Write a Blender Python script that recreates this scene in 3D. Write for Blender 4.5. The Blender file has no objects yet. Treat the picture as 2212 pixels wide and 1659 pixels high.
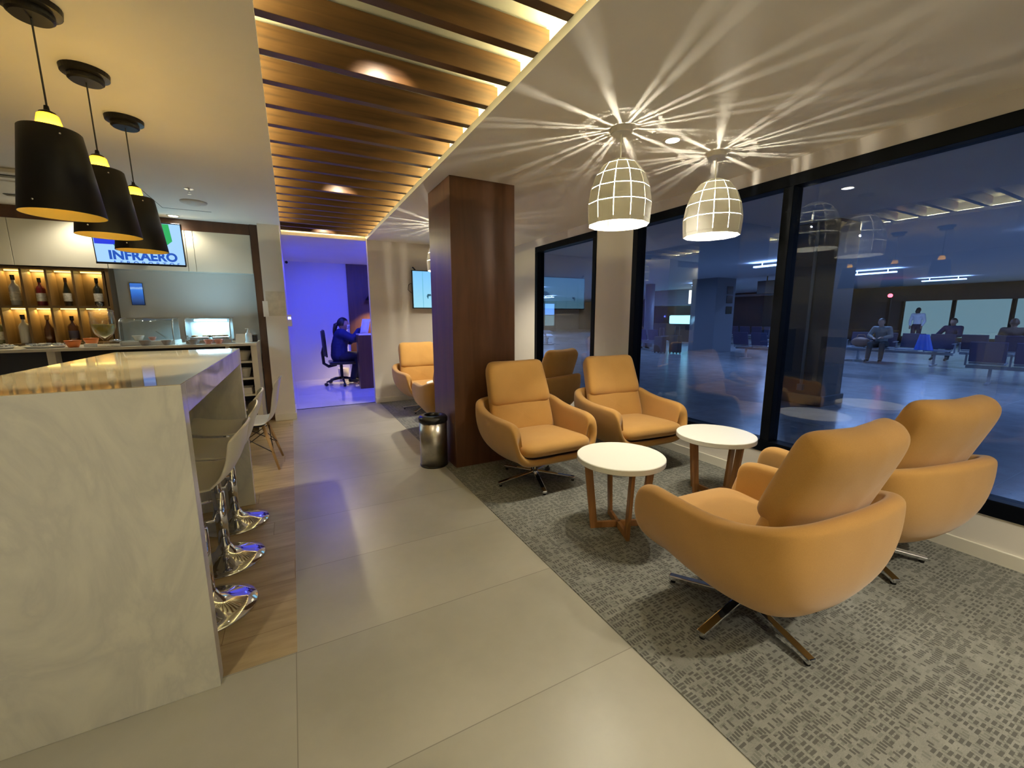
import bpy, bmesh, math, random
from mathutils import Vector, Matrix, Quaternion
random.seed(7)
PI = math.pi
sc = bpy.context.scene
COL = sc.collection

# ------------------------------------------------------------------ camera
cam_d = bpy.data.cameras.new('camera')
cam = bpy.data.objects.new('camera', cam_d); COL.objects.link(cam)
cam_d.sensor_width = 36.0; cam_d.lens = 36.0 * 893.0 / 2212.0; cam_d.clip_start = 0.05; cam_d.clip_end = 200
def cam_dir(px, py): return Vector(((px - 1106.0) / 893.0, -(py - 829.5) / 893.0, -1.0))
_y = cam_dir(629, 684).normalized()
_z = -cam_dir(1124, 6266); _z = (_z - _y * _z.dot(_y)).normalized()
_x = _y.cross(_z)
cam.matrix_world = Matrix((_x, _y, _z)).to_4x4()
cam.location = (0, 0, 1.40)
sc.camera = cam
# ------------------------------------------------------------------ world, exposure
w = bpy.data.worlds.new('world'); sc.world = w; w.use_nodes = True
w.node_tree.nodes['Background'].inputs[0].default_value = (0.25, 0.4, 0.8, 1)
w.node_tree.nodes['Background'].inputs[1].default_value = 0.02
sc.view_settings.view_transform = 'Standard'; sc.view_settings.look = 'None'
sc.view_settings.exposure = 1.15; sc.view_settings.gamma = 1.0; sc.view_settings.use_curve_mapping = False
sc.cycles.max_bounces = 10; sc.cycles.diffuse_bounces = 5; sc.cycles.glossy_bounces = 5
sc.cycles.transmission_bounces = 6; sc.cycles.transparent_max_bounces = 16
sc.cycles.sample_clamp_indirect = 6.0; sc.cycles.caustics_reflective = False; sc.cycles.caustics_refractive = False
sc.cycles.use_denoising = True
WARM = (1.0, 0.80, 0.46); WARM2 = (1.0, 0.915, 0.72)

def area(name, loc, size, power, color, rot=(0, 0, 0), spread=PI):
    l = bpy.data.lights.new(name, 'AREA'); l.energy = power; l.color = color; l.spread = spread
    if isinstance(size, tuple): l.shape = 'RECTANGLE'; l.size, l.size_y = size
    else: l.shape = 'DISK'; l.size = size
    o = bpy.data.objects.new(name, l); COL.objects.link(o); o.location = loc; o.rotation_euler = rot
    return o
def point(name, loc, power, color, r=0.02, parent=None):
    l = bpy.data.lights.new(name, 'POINT'); l.energy = power; l.color = color; l.shadow_soft_size = r
    o = bpy.data.objects.new(name, l); COL.objects.link(o); o.location = loc
    if parent: o.parent = parent
    return o
def spot(name, loc, power, color, angle, rot=(0, 0, 0), r=0.03, blend=0.5):
    l = bpy.data.lights.new(name, 'SPOT'); l.energy = power; l.color = color; l.shadow_soft_size = r
    l.spot_size = math.radians(angle); l.spot_blend = blend
    o = bpy.data.objects.new(name, l); COL.objects.link(o); o.location = loc; o.rotation_euler = rot
    return o

# ------------------------------------------------------------------ numbers of the place
ZC = 2.56          # ceiling
XW = 3.44          # window wall
SX0, SX1 = -0.035, 1.11      # slatted opening in the ceiling
SY0, SY1 = -1.6, 7.0

# ------------------------------------------------------------------ materials
MATS = {}
def base_mat(name):
    m = bpy.data.materials.new(name); m.use_nodes = True
    nt = m.node_tree; bs = nt.nodes['Principled BSDF']
    MATS[name] = m
    return m, nt, bs
def sset(bs, **k):
    names = dict(color='Base Color', rough='Roughness', metal='Metallic', spec='Specular IOR Level', coat='Coat Weight',
                 coatr='Coat Roughness', trans='Transmission Weight', alpha='Alpha', emis='Emission Color', estr='Emission Strength',
                 ior='IOR', sheen='Sheen Weight', sub='Subsurface Weight')
    for a, v in k.items():
        if a in ('color', 'emis'): v = (*v, 1)
        bs.inputs[names[a]].default_value = v
def plain(name, color, rough=0.5, noise=0.0, nscale=8.0, bump=0.0, bscale=200.0, **k):
    m, nt, bs = base_mat(name); sset(bs, color=color, rough=rough, **k)
    tc = nt.nodes.new('ShaderNodeTexCoord')
    if noise:
        n = nt.nodes.new('ShaderNodeTexNoise'); n.inputs['Scale'].default_value = nscale; n.inputs['Detail'].default_value = 4
        nt.links.new(tc.outputs['Object'], n.inputs['Vector'])
        r = nt.nodes.new('ShaderNodeValToRGB')
        r.color_ramp.elements[0].position = 0.3; r.color_ramp.elements[1].position = 0.7
        r.color_ramp.elements[0].color = (*[c * (1 - noise) for c in color], 1)
        r.color_ramp.elements[1].color = (*[min(1, c * (1 + noise * 0.5)) for c in color], 1)
        nt.links.new(n.outputs['Fac'], r.inputs[0]); nt.links.new(r.outputs[0], bs.inputs['Base Color'])
    if bump:
        n2 = nt.nodes.new('ShaderNodeTexNoise'); n2.inputs['Scale'].default_value = bscale; n2.inputs['Detail'].default_value = 2
        nt.links.new(tc.outputs['Object'], n2.inputs['Vector'])
        b = nt.nodes.new('ShaderNodeBump'); b.inputs['Strength'].default_value = bump; b.inputs['Distance'].default_value = 0.004
        nt.links.new(n2.outputs['Fac'], b.inputs['Height']); nt.links.new(b.outputs[0], bs.inputs['Normal'])
    return m
def emit(name, color, strength):
    m, nt, bs = base_mat(name); sset(bs, color=(0.02, 0.02, 0.02), emis=color, estr=strength); return m
def wood(name, c1, c2, scale=(3, 3, 40), rough=0.35, coat=0.0):
    m, nt, bs = base_mat(name); sset(bs, rough=rough, coat=coat, coatr=0.15)
    tc = nt.nodes.new('ShaderNodeTexCoord'); mp = nt.nodes.new('ShaderNodeMapping')
    mp.inputs['Scale'].default_value = scale
    nt.links.new(tc.outputs['Object'], mp.inputs[0])
    n = nt.nodes.new('ShaderNodeTexNoise'); n.inputs['Scale'].default_value = 1.0; n.inputs['Detail'].default_value = 6
    n.inputs['Distortion'].default_value = 0.6
    nt.links.new(mp.outputs[0], n.inputs['Vector'])
    r = nt.nodes.new('ShaderNodeValToRGB'); r.color_ramp.elements[0].position = 0.35; r.color_ramp.elements[1].position = 0.68
    r.color_ramp.elements[0].color = (*c1, 1); r.color_ramp.elements[1].color = (*c2, 1)
    nt.links.new(n.outputs['Fac'], r.inputs[0]); nt.links.new(r.outputs[0], bs.inputs['Base Color'])
    return m

WHITE_WALL = plain('wall_paint', (0.72, 0.68, 0.62), 0.75, noise=0.04, nscale=1.5, bump=0.15, bscale=60)
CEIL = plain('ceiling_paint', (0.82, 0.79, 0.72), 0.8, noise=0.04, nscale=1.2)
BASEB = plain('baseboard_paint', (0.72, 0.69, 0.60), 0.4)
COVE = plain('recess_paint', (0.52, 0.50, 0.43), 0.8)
SLAT = wood('slat_wood', (0.058, 0.026, 0.007), (0.125, 0.060, 0.017), (2.2, 8, 28), 0.42)
COLWOOD = wood('column_wood', (0.085, 0.034, 0.013), (0.125, 0.052, 0.021), (14, 14, 1.2), 0.4)
FRAMEWOOD = wood('bar_frame_wood', (0.07, 0.028, 0.013), (0.12, 0.05, 0.022), (9, 9, 1.5), 0.4)
NICHEWOOD = wood('niche_wood', (0.085, 0.048, 0.016), (0.14, 0.082, 0.03), (10, 10, 1.5), 0.45)
OAK = wood('table_leg_wood', (0.24, 0.10, 0.03), (0.38, 0.18, 0.06), (20, 20, 2), 0.4)
BEECH = wood('beech_wood', (0.42, 0.26, 0.12), (0.58, 0.38, 0.19), (20, 20, 2), 0.4)
BLACKM = plain('black_frame_metal', (0.003, 0.004, 0.007), 0.45, spec=0.06)
CHROME = plain('chrome', (0.75, 0.75, 0.76), 0.06, metal=1.0)
STEEL = plain('brushed_steel', (0.50, 0.47, 0.42), 0.28, metal=1.0, noise=0.1, nscale=30)
BLACKP = plain('black_plastic', (0.012, 0.012, 0.013), 0.25)
BLACKMATTE = plain('matt_black', (0.006, 0.0055, 0.005), 0.45, spec=0.3)
WHITEP = plain('white_plastic', (0.78, 0.74, 0.64), 0.28)
TABLETOP = plain('white_laminate', (0.84, 0.83, 0.76), 0.38)
SHADEW = plain('white_shade_enamel', (0.78, 0.77, 0.72), 0.55)
_nt = SHADEW.node_tree; _mx = _nt.nodes.new('ShaderNodeMixShader'); _mx.inputs[0].default_value = 0.09; _tl = _nt.nodes.new('ShaderNodeBsdfTranslucent'); _tl.inputs[0].default_value = (0.8, 0.75, 0.55, 1)
_nt.links.new(_nt.nodes['Principled BSDF'].outputs[0], _mx.inputs[1]); _nt.links.new(_tl.outputs[0], _mx.inputs[2]); _nt.links.new(_mx.outputs[0], _nt.nodes['Material Output'].inputs[0])
GOLD = plain('gold_paint', (0.97, 0.70, 0.13), 0.45)
CREAM = plain('cream_gloss', (0.72, 0.68, 0.56), 0.12, coat=0.5, coatr=0.05)
SPLASH = plain('backsplash_gloss', (0.62, 0.62, 0.58), 0.14, coat=0.5, coatr=0.05)
COUNTERW = plain('counter_white', (0.78, 0.76, 0.70), 0.2)
DARKCAB = plain('dark_cabinet', (0.012, 0.014, 0.022), 0.3)
CERAMIC = plain('white_ceramic', (0.75, 0.74, 0.70), 0.15)
ORANGEC = plain('orange_ceramic', (0.75, 0.22, 0.05), 0.3)
TAUPEC = plain('taupe_ceramic', (0.32, 0.27, 0.24), 0.35)
PINKC = plain('pink_ceramic', (0.75, 0.35, 0.28), 0.35)
PAPER = plain('paper', (0.78, 0.77, 0.72), 0.7)
SNACK = plain('wrapped_snacks', (0.45, 0.48, 0.50), 0.3, noise=0.6, nscale=40, bump=0.5, bscale=60)
BLUEROOMW = plain('lobby_wall_paint', (0.72, 0.72, 0.76), 0.55)
SKIN = plain('skin', (0.46, 0.27, 0.19), 0.5)
SKIN2 = plain('skin_tan', (0.30, 0.17, 0.12), 0.5)
HAIR = plain('black_hair', (0.008, 0.007, 0.007), 0.4, bump=0.5, bscale=150)
HAIRB = plain('brown_hair', (0.10, 0.05, 0.03), 0.5, bump=0.5, bscale=150)
NAVY = plain('navy_cloth', (0.012, 0.02, 0.11), 0.8, bump=0.4, bscale=60)
NAVYD = plain('dark_navy_cloth', (0.010, 0.012, 0.05), 0.85, bump=0.4, bscale=60)
CLOTHK = plain('charcoal_cloth', (0.05, 0.055, 0.06), 0.85, bump=0.4, bscale=60)
CLOTHG = plain('grey_cloth', (0.20, 0.22, 0.22), 0.85, bump=0.4, bscale=60)
CLOTHW = plain('white_cloth', (0.70, 0.70, 0.72), 0.85, bump=0.4, bscale=60)
CLOTHBR = plain('brown_cloth', (0.14, 0.09, 0.07), 0.85, bump=0.4, bscale=60)
BAGBR = plain('brown_bag', (0.30, 0.17, 0.12), 0.6, bump=0.4, bscale=40)
BAGBLUE = plain('blue_plastic_bag', (0.05, 0.16, 0.75), 0.35, bump=0.6, bscale=20)
RUBBER = plain('dark_rubber', (0.02, 0.02, 0.02), 0.6)
MESHF = plain('chair_mesh_fabric', (0.05, 0.05, 0.06), 0.7, alpha=0.75)
FOOD = plain('pastries', (0.45, 0.27, 0.12), 0.7, noise=0.5, nscale=30)

def fabric():
    m, nt, bs = base_mat('mustard_fabric'); sset(bs, rough=0.85, sheen=0.25)
    tc = nt.nodes.new('ShaderNodeTexCoord')
    n = nt.nodes.new('ShaderNodeTexNoise'); n.inputs['Scale'].default_value = 420; n.inputs['Detail'].default_value = 2
    nt.links.new(tc.outputs['Object'], n.inputs['Vector'])
    n2 = nt.nodes.new('ShaderNodeTexNoise'); n2.inputs['Scale'].default_value = 5; n2.inputs['Detail'].default_value = 3
    nt.links.new(tc.outputs['Object'], n2.inputs['Vector'])
    mx = nt.nodes.new('ShaderNodeMath'); mx.operation = 'MULTIPLY_ADD'; mx.inputs[1].default_value = 0.6; 
    nt.links.new(n.outputs['Fac'], mx.inputs[0]); 
    m2 = nt.nodes.new('ShaderNodeMath'); m2.operation = 'MULTIPLY'; m2.inputs[1].default_value = 0.4
    nt.links.new(n2.outputs['Fac'], m2.inputs[0]); nt.links.new(m2.outputs[0], mx.inputs[2])
    r = nt.nodes.new('ShaderNodeValToRGB'); r.color_ramp.elements[0].position = 0.3; r.color_ramp.elements[1].position = 0.7
    r.color_ramp.elements[0].color = (0.43, 0.222, 0.052, 1); r.color_ramp.elements[1].color = (0.53, 0.285, 0.072, 1)
    nt.links.new(mx.outputs[0], r.inputs[0]); nt.links.new(r.outputs[0], bs.inputs['Base Color'])
    b = nt.nodes.new('ShaderNodeBump'); b.inputs['Strength'].default_value = 0.25; b.inputs['Distance'].default_value = 0.001
    nt.links.new(n.outputs['Fac'], b.inputs['Height']); nt.links.new(b.outputs[0], bs.inputs['Normal'])
    return m
FABRIC = fabric()

def marble(name, c, vein, rough, amount=1.0):
    m, nt, bs = base_mat(name); sset(bs, rough=rough, coat=0.4, coatr=0.03)
    tc = nt.nodes.new('ShaderNodeTexCoord')
    n = nt.nodes.new('ShaderNodeTexNoise'); n.inputs['Scale'].default_value = 1.6; n.inputs['Detail'].default_value = 8
    n.inputs['Distortion'].default_value = 1.2; n.inputs['Roughness'].default_value = 0.6
    mp = nt.nodes.new('ShaderNodeMapping'); mp.inputs['Scale'].default_value = (2.2, 2.2, 0.9); mp.inputs['Rotation'].default_value = (0.3, 0.5, 0)
    nt.links.new(tc.outputs['Object'], mp.inputs[0]); nt.links.new(mp.outputs[0], n.inputs['Vector'])
    r = nt.nodes.new('ShaderNodeValToRGB')
    e = r.color_ramp.elements; e[0].position = 0.42; e[0].color = (*c, 1); e[1].position = 0.62; e[1].color = (*c, 1)
    x = e.new(0.5); x.color = (*[a * (1 - amount) + b * amount for a, b in zip(c, vein)], 1)
    x2 = e.new(0.53); x2.color = (*[a * 0.6 + b * 0.4 for a, b in zip(c, vein)], 1)
    nt.links.new(n.outputs['Fac'], r.inputs[0]); nt.links.new(r.outputs[0], bs.inputs['Base Color'])
    return m
MARBLE = marble('counter_marble', (0.70, 0.68, 0.59), (0.54, 0.53, 0.49), 0.16, 0.6)
MARBLE_TOP = marble('counter_marble_polished', (0.44, 0.37, 0.245), (0.36, 0.30, 0.19), 0.05, 0.8)

def tiles(name, c1, c2, grout, tx, ty, ox, oy, g, rough, nscale=1.5, stagger=False, stretch=(1, 1, 1), coat=0.0, var=0.06):
    """floor tiles laid out from world coordinates"""
    m, nt, bs = base_mat(name); sset(bs, rough=rough, coat=coat, coatr=0.08)
    N = nt.nodes.new; L = nt.links.new
    def math_(op, a, b=None, c=None):
        n = N('ShaderNodeMath'); n.operation = op
        for i, v in enumerate((a, b, c)):
            if v is None: continue
            if isinstance(v, (int, float)): n.inputs[i].default_value = v
            else: L(v, n.inputs[i])
        return n.outputs[0]
    geo = N('ShaderNodeNewGeometry'); sep = N('ShaderNodeSeparateXYZ'); L(geo.outputs['Position'], sep.inputs[0])
    y = math_('DIVIDE', math_('SUBTRACT', sep.outputs[1], oy), ty)
    row = math_('FLOOR', y)
    x = math_('DIVIDE', math_('SUBTRACT', sep.outputs[0], ox), tx)
    if stagger: x = math_('ADD', x, math_('MULTIPLY', row, 0.37))
    colm = math_('FLOOR', x)
    fx = math_('FRACT', x); fy = math_('FRACT', y)
    ex = math_('MULTIPLY', math_('MINIMUM', fx, math_('SUBTRACT', 1.0, fx)), tx)
    ey = math_('MULTIPLY', math_('MINIMUM', fy, math_('SUBTRACT', 1.0, fy)), ty)
    seam = math_('LESS_THAN', math_('MINIMUM', ex, ey), g)
    cmb = N('ShaderNodeCombineXYZ'); L(row, cmb.inputs[0]); L(colm, cmb.inputs[1])
    wn = N('ShaderNodeTexWhiteNoise'); wn.noise_dimensions = '3D'; L(cmb.outputs[0], wn.inputs['Vector'])
    mp = N('ShaderNodeMapping'); mp.inputs['Scale'].default_value = stretch; L(geo.outputs['Position'], mp.inputs[0])
    vadd = N('ShaderNodeVectorMath'); vadd.operation = 'ADD'; L(mp.outputs[0], vadd.inputs[0])
    vs = N('ShaderNodeVectorMath'); vs.operation = 'SCALE'; vs.inputs[3].default_value = 13.0; L(wn.outputs['Color'], vs.inputs[0]); L(vs.outputs[0], vadd.inputs[1])
    n = N('ShaderNodeTexNoise'); n.inputs['Scale'].default_value = nscale; n.inputs['Detail'].default_value = 7; n.inputs['Roughness'].default_value = 0.6
    L(vadd.outputs[0], n.inputs['Vector'])
    r = N('ShaderNodeValToRGB'); r.color_ramp.elements[0].position = 0.32; r.color_ramp.elements[1].position = 0.68
    r.color_ramp.elements[0].color = (*c1, 1); r.color_ramp.elements[1].color = (*c2, 1); L(n.outputs['Fac'], r.inputs[0])
    hsv = N('ShaderNodeHueSaturation'); L(r.outputs[0], hsv.inputs['Color'])
    L(math_('MULTIPLY_ADD', wn.outputs['Value'], var * 2, 1 - var), hsv.inputs['Value'])
    mix = N('ShaderNodeMix'); mix.data_type = 'RGBA'; L(seam, mix.inputs[0]); L(hsv.outputs[0], mix.inputs[6]); mix.inputs[7].default_value = (*grout, 1)
    L(mix.outputs[2], bs.inputs['Base Color'])
    L(math_('MULTIPLY_ADD', seam, 0.4, rough), bs.inputs['Roughness'])
    return m
TILE = tiles('grey_porcelain_tile', (0.33, 0.315, 0.26), (0.42, 0.40, 0.335), (0.24, 0.23, 0.19), 1.27, 0.64, -0.092, 1.145, 0.0018, 0.34, 1.3, var=0.02)
PLANK = tiles('wood_look_tile', (0.30, 0.22, 0.11), (0.50, 0.385, 0.22), (0.24, 0.17, 0.09), 1.1, 0.19, 0.03, 1.79, 0.0015, 0.38, 2.2, True, (0.9, 6, 1))
LOBBYT = tiles('white_lobby_tile', (0.62, 0.62, 0.64), (0.74, 0.74, 0.76), (0.4, 0.4, 0.42), 0.6, 0.6, 0.0, 6.98, 0.002, 0.12, 1.5, var=0.02)
HALLT = tiles('terminal_granite', (0.28, 0.29, 0.30), (0.42, 0.43, 0.44), (0.28, 0.28, 0.28), 1.0, 1.0, 4.0, 0.0, 0.003, 0.22, 3.0, var=0.06)

def carpet():
    m, nt, bs = base_mat('grey_patterned_carpet'); sset(bs, rough=0.95, sheen=0.1)
    N = nt.nodes.new; L = nt.links.new
    def M(op, a, b=None, c=None):
        n = N('ShaderNodeMath'); n.operation = op
        for i, v in enumerate((a, b, c)):
            if v is None: continue
            if isinstance(v, (int, float)): n.inputs[i].default_value = v
            else: L(v, n.inputs[i])
        return n.outputs[0]
    geo = N('ShaderNodeNewGeometry'); sep = N('ShaderNodeSeparateXYZ')
    nd = N('ShaderNodeTexNoise'); nd.inputs['Scale'].default_value = 9; nd.inputs['Detail'].default_value = 2
    L(geo.outputs['Position'], nd.inputs['Vector'])
    vs = N('ShaderNodeVectorMath'); vs.operation = 'MULTIPLY_ADD'; L(nd.outputs['Color'], vs.inputs[0]); vs.inputs[1].default_value = (0.008, 0.008, 0); L(geo.outputs['Position'], vs.inputs[2])
    L(vs.outputs[0], sep.inputs[0])
    X, Y = sep.outputs[0], sep.outputs[1]
    def dashes(a, b, la, lb, seed, density):
        # dashes long in a, thin in b
        rb = M('FLOOR', M('DIVIDE', b, lb))
        wr = N('ShaderNodeTexWhiteNoise'); wr.noise_dimensions = '1D'; L(M('ADD', rb, seed), wr.inputs['W'])
        aa = M('ADD', M('DIVIDE', a, la), M('MULTIPLY', wr.outputs['Value'], 0.35))
        ca = M('FLOOR', aa)
        cb = N('ShaderNodeCombineXYZ'); L(ca, cb.inputs[0]); L(rb, cb.inputs[1]); cb.inputs[2].default_value = seed
        wn = N('ShaderNodeTexWhiteNoise'); wn.noise_dimensions = '3D'; L(cb.outputs[0], wn.inputs['Vector'])
        fb = M('FRACT', M('DIVIDE', b, lb)); fa = M('FRACT', aa)
        lo = M('MULTIPLY', wn.outputs['Value'], 0.45)
        m1 = M('MULTIPLY', M('GREATER_THAN', fb, 0.22), M('LESS_THAN', fb, 0.86))
        m2 = M('MULTIPLY', M('GREATER_THAN', fa, lo), M('LESS_THAN', fa, 0.9))
        # density varies in patches
        nn = N('ShaderNodeTexNoise'); nn.inputs['Scale'].default_value = 6.5; nn.inputs['Detail'].default_value = 3; L(geo.outputs['Position'], nn.inputs['Vector'])
        thr = M('MULTIPLY_ADD', nn.outputs['Fac'], -1.6, density)
        return M('MULTIPLY', M('MULTIPLY', m1, m2), M('GREATER_THAN', wn.outputs['Value'], thr))
    d1 = dashes(X, Y, 0.044, 0.0150, 3.0, 1.10)
    d2 = dashes(Y, X, 0.036, 0.0145, 11.0, 1.10)
    sel = N('ShaderNodeTexNoise'); sel.inputs['Scale'].default_value = 5; sel.inputs['Detail'].default_value = 1; L(geo.outputs['Position'], sel.inputs['Vector'])
    s = M('GREATER_THAN', sel.outputs['Fac'], 0.5)
    d = M('MAXIMUM', M('MULTIPLY_ADD', M('MULTIPLY', d1, s), 0.6, M('MULTIPLY', d1, 0.4)), M('MULTIPLY_ADD', M('MULTIPLY', d2, M('SUBTRACT', 1.0, s)), 0.6, M('MULTIPLY', d2, 0.4)))
    fine = N('ShaderNodeTexNoise'); fine.inputs['Scale'].default_value = 300; fine.inputs['Detail'].default_value = 2; L(geo.outputs['Position'], fine.inputs['Vector'])
    big = N('ShaderNodeTexNoise'); big.inputs['Scale'].default_value = 14; big.inputs['Detail'].default_value = 4; L(geo.outputs['Position'], big.inputs['Vector'])
    r = N('ShaderNodeValToRGB'); r.color_ramp.elements[0].position = 0.3; r.color_ramp.elements[1].position = 0.7
    r.color_ramp.elements[0].color = (0.150, 0.150, 0.132, 1); r.color_ramp.elements[1].color = (0.25, 0.25, 0.222, 1)
    L(M('MULTIPLY_ADD', fine.outputs['Fac'], 0.5, M('MULTIPLY', big.outputs['Fac'], 0.5)), r.inputs[0])
    mix = N('ShaderNodeMix'); mix.data_type = 'RGBA'; L(M('MULTIPLY', d, 0.85), mix.inputs[0]); L(r.outputs[0], mix.inputs[6]); mix.inputs[7].default_value = (0.058, 0.058, 0.050, 1)
    L(mix.outputs[2], bs.inputs['Base Color'])
    b = N('ShaderNodeBump'); b.inputs['Strength'].default_value = 0.4; b.inputs['Distance'].default_value = 0.002
    L(fine.outputs['Fac'], b.inputs['Height']); L(b.outputs[0], bs.inputs['Normal'])
    return m
CARPET = carpet()

def thin_glass(name, tint, refl=1.0, rough=0.0):
    m = bpy.data.materials.new(name); m.use_nodes = True; nt = m.node_tree
    for n in list(nt.nodes): nt.nodes.remove(n)
    out = nt.nodes.new('ShaderNodeOutputMaterial'); mx = nt.nodes.new('ShaderNodeMixShader')
    tr = nt.nodes.new('ShaderNodeBsdfTransparent'); tr.inputs[0].default_value = (*tint, 1)
    gl = nt.nodes.new('ShaderNodeBsdfGlossy'); gl.inputs['Roughness'].default_value = rough; gl.inputs[0].default_value = (1, 1, 1, 1)
    fr = nt.nodes.new('ShaderNodeFresnel'); ge = nt.nodes.new('ShaderNodeNewGeometry'); ml = nt.nodes.new('ShaderNodeMath'); ml.operation = 'MULTIPLY_ADD'
    ml.inputs[1].default_value = 1/1.5-1.5; ml.inputs[2].default_value = 1.5     # same air-to-glass reflection on both faces
    nt.links.new(ge.outputs['Backfacing'], ml.inputs[0]); nt.links.new(ml.outputs[0], fr.inputs[0])
    mu = nt.nodes.new('ShaderNodeMath'); mu.operation = 'MULTIPLY'; mu.inputs[1].default_value = refl; mu.use_clamp = True
    nt.links.new(fr.outputs[0], mu.inputs[0]); nt.links.new(mu.outputs[0], mx.inputs[0])
    nt.links.new(tr.outputs[0], mx.inputs[1]); nt.links.new(gl.outputs[0], mx.inputs[2]); nt.links.new(mx.outputs[0], out.inputs[0])
    return m
PANE = thin_glass('tinted_window_glass', (0.64, 0.74, 0.92), 1.6)
CLEARG = thin_glass('clear_glass', (0.96, 0.98, 0.98), 0.7)
JARG = thin_glass('jar_glass', (0.95, 0.95, 0.92), 1.4)

def neck_mat():
    m = bpy.data.materials.new('glowing_resin_neck'); m.use_nodes = True; nt = m.node_tree
    for n in list(nt.nodes): nt.nodes.remove(n)
    out = nt.nodes.new('ShaderNodeOutputMaterial'); mx = nt.nodes.new('ShaderNodeMixShader'); mx.inputs[0].default_value = 0.40
    a = nt.nodes.new('ShaderNodeBsdfTranslucent'); a.inputs[0].default_value = (0.17, 0.11, 0.012, 1)
    b = nt.nodes.new('ShaderNodeBsdfTransparent'); b.inputs[0].default_value = (0.98, 0.82, 0.48, 1)
    nt.links.new(a.outputs[0], mx.inputs[1]); nt.links.new(b.outputs[0], mx.inputs[2]); nt.links.new(mx.outputs[0], out.inputs[0])
    return m
NECK = neck_mat()
HOOP = bpy.data.materials.new('gap_glow_hoop'); HOOP.use_nodes = True  # for added bands that soften light through the pendant gaps
for _n in list(HOOP.node_tree.nodes): HOOP.node_tree.nodes.remove(_n)
_o = HOOP.node_tree.nodes.new('ShaderNodeOutputMaterial'); _t = HOOP.node_tree.nodes.new('ShaderNodeBsdfTranslucent'); _t.inputs[0].default_value = (0.85, 0.85, 0.8, 1)
HOOP.node_tree.links.new(_t.outputs[0], _o.inputs[0])
BULB = emit('bulb', (1.0, 0.85, 0.55), 12.0)
LEDWARM = emit('led_warm', (1.0, 0.86, 0.38), 8.0)
LEDNICHE = emit('led_niche', (1.0, 0.72, 0.18), 2.2)
LEDCOOL = emit('led_cool', (0.45, 0.80, 1.0), 8.0)
LEDBLUE = emit('led_blue', (0.10, 0.12, 1.0), 10.0)
DOWNL = emit('downlight_lens', (1.0, 0.90, 0.66), 14.0)
HALLL = emit('hall_tube', (0.5, 0.7, 1.0), 3.0)
REDL = emit('red_lamp', (1.0, 0.03, 0.03), 14.0)
GLOWEDGE = emit('glow_edge', (1.0, 0.85, 0.55), 1.6)
GREENPANEL = emit('lit_shop_panel', (0.42, 0.60, 0.50), 0.32)
TEALCASE = emit('teal_case', (0.35, 0.85, 0.80), 2.2)

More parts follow.
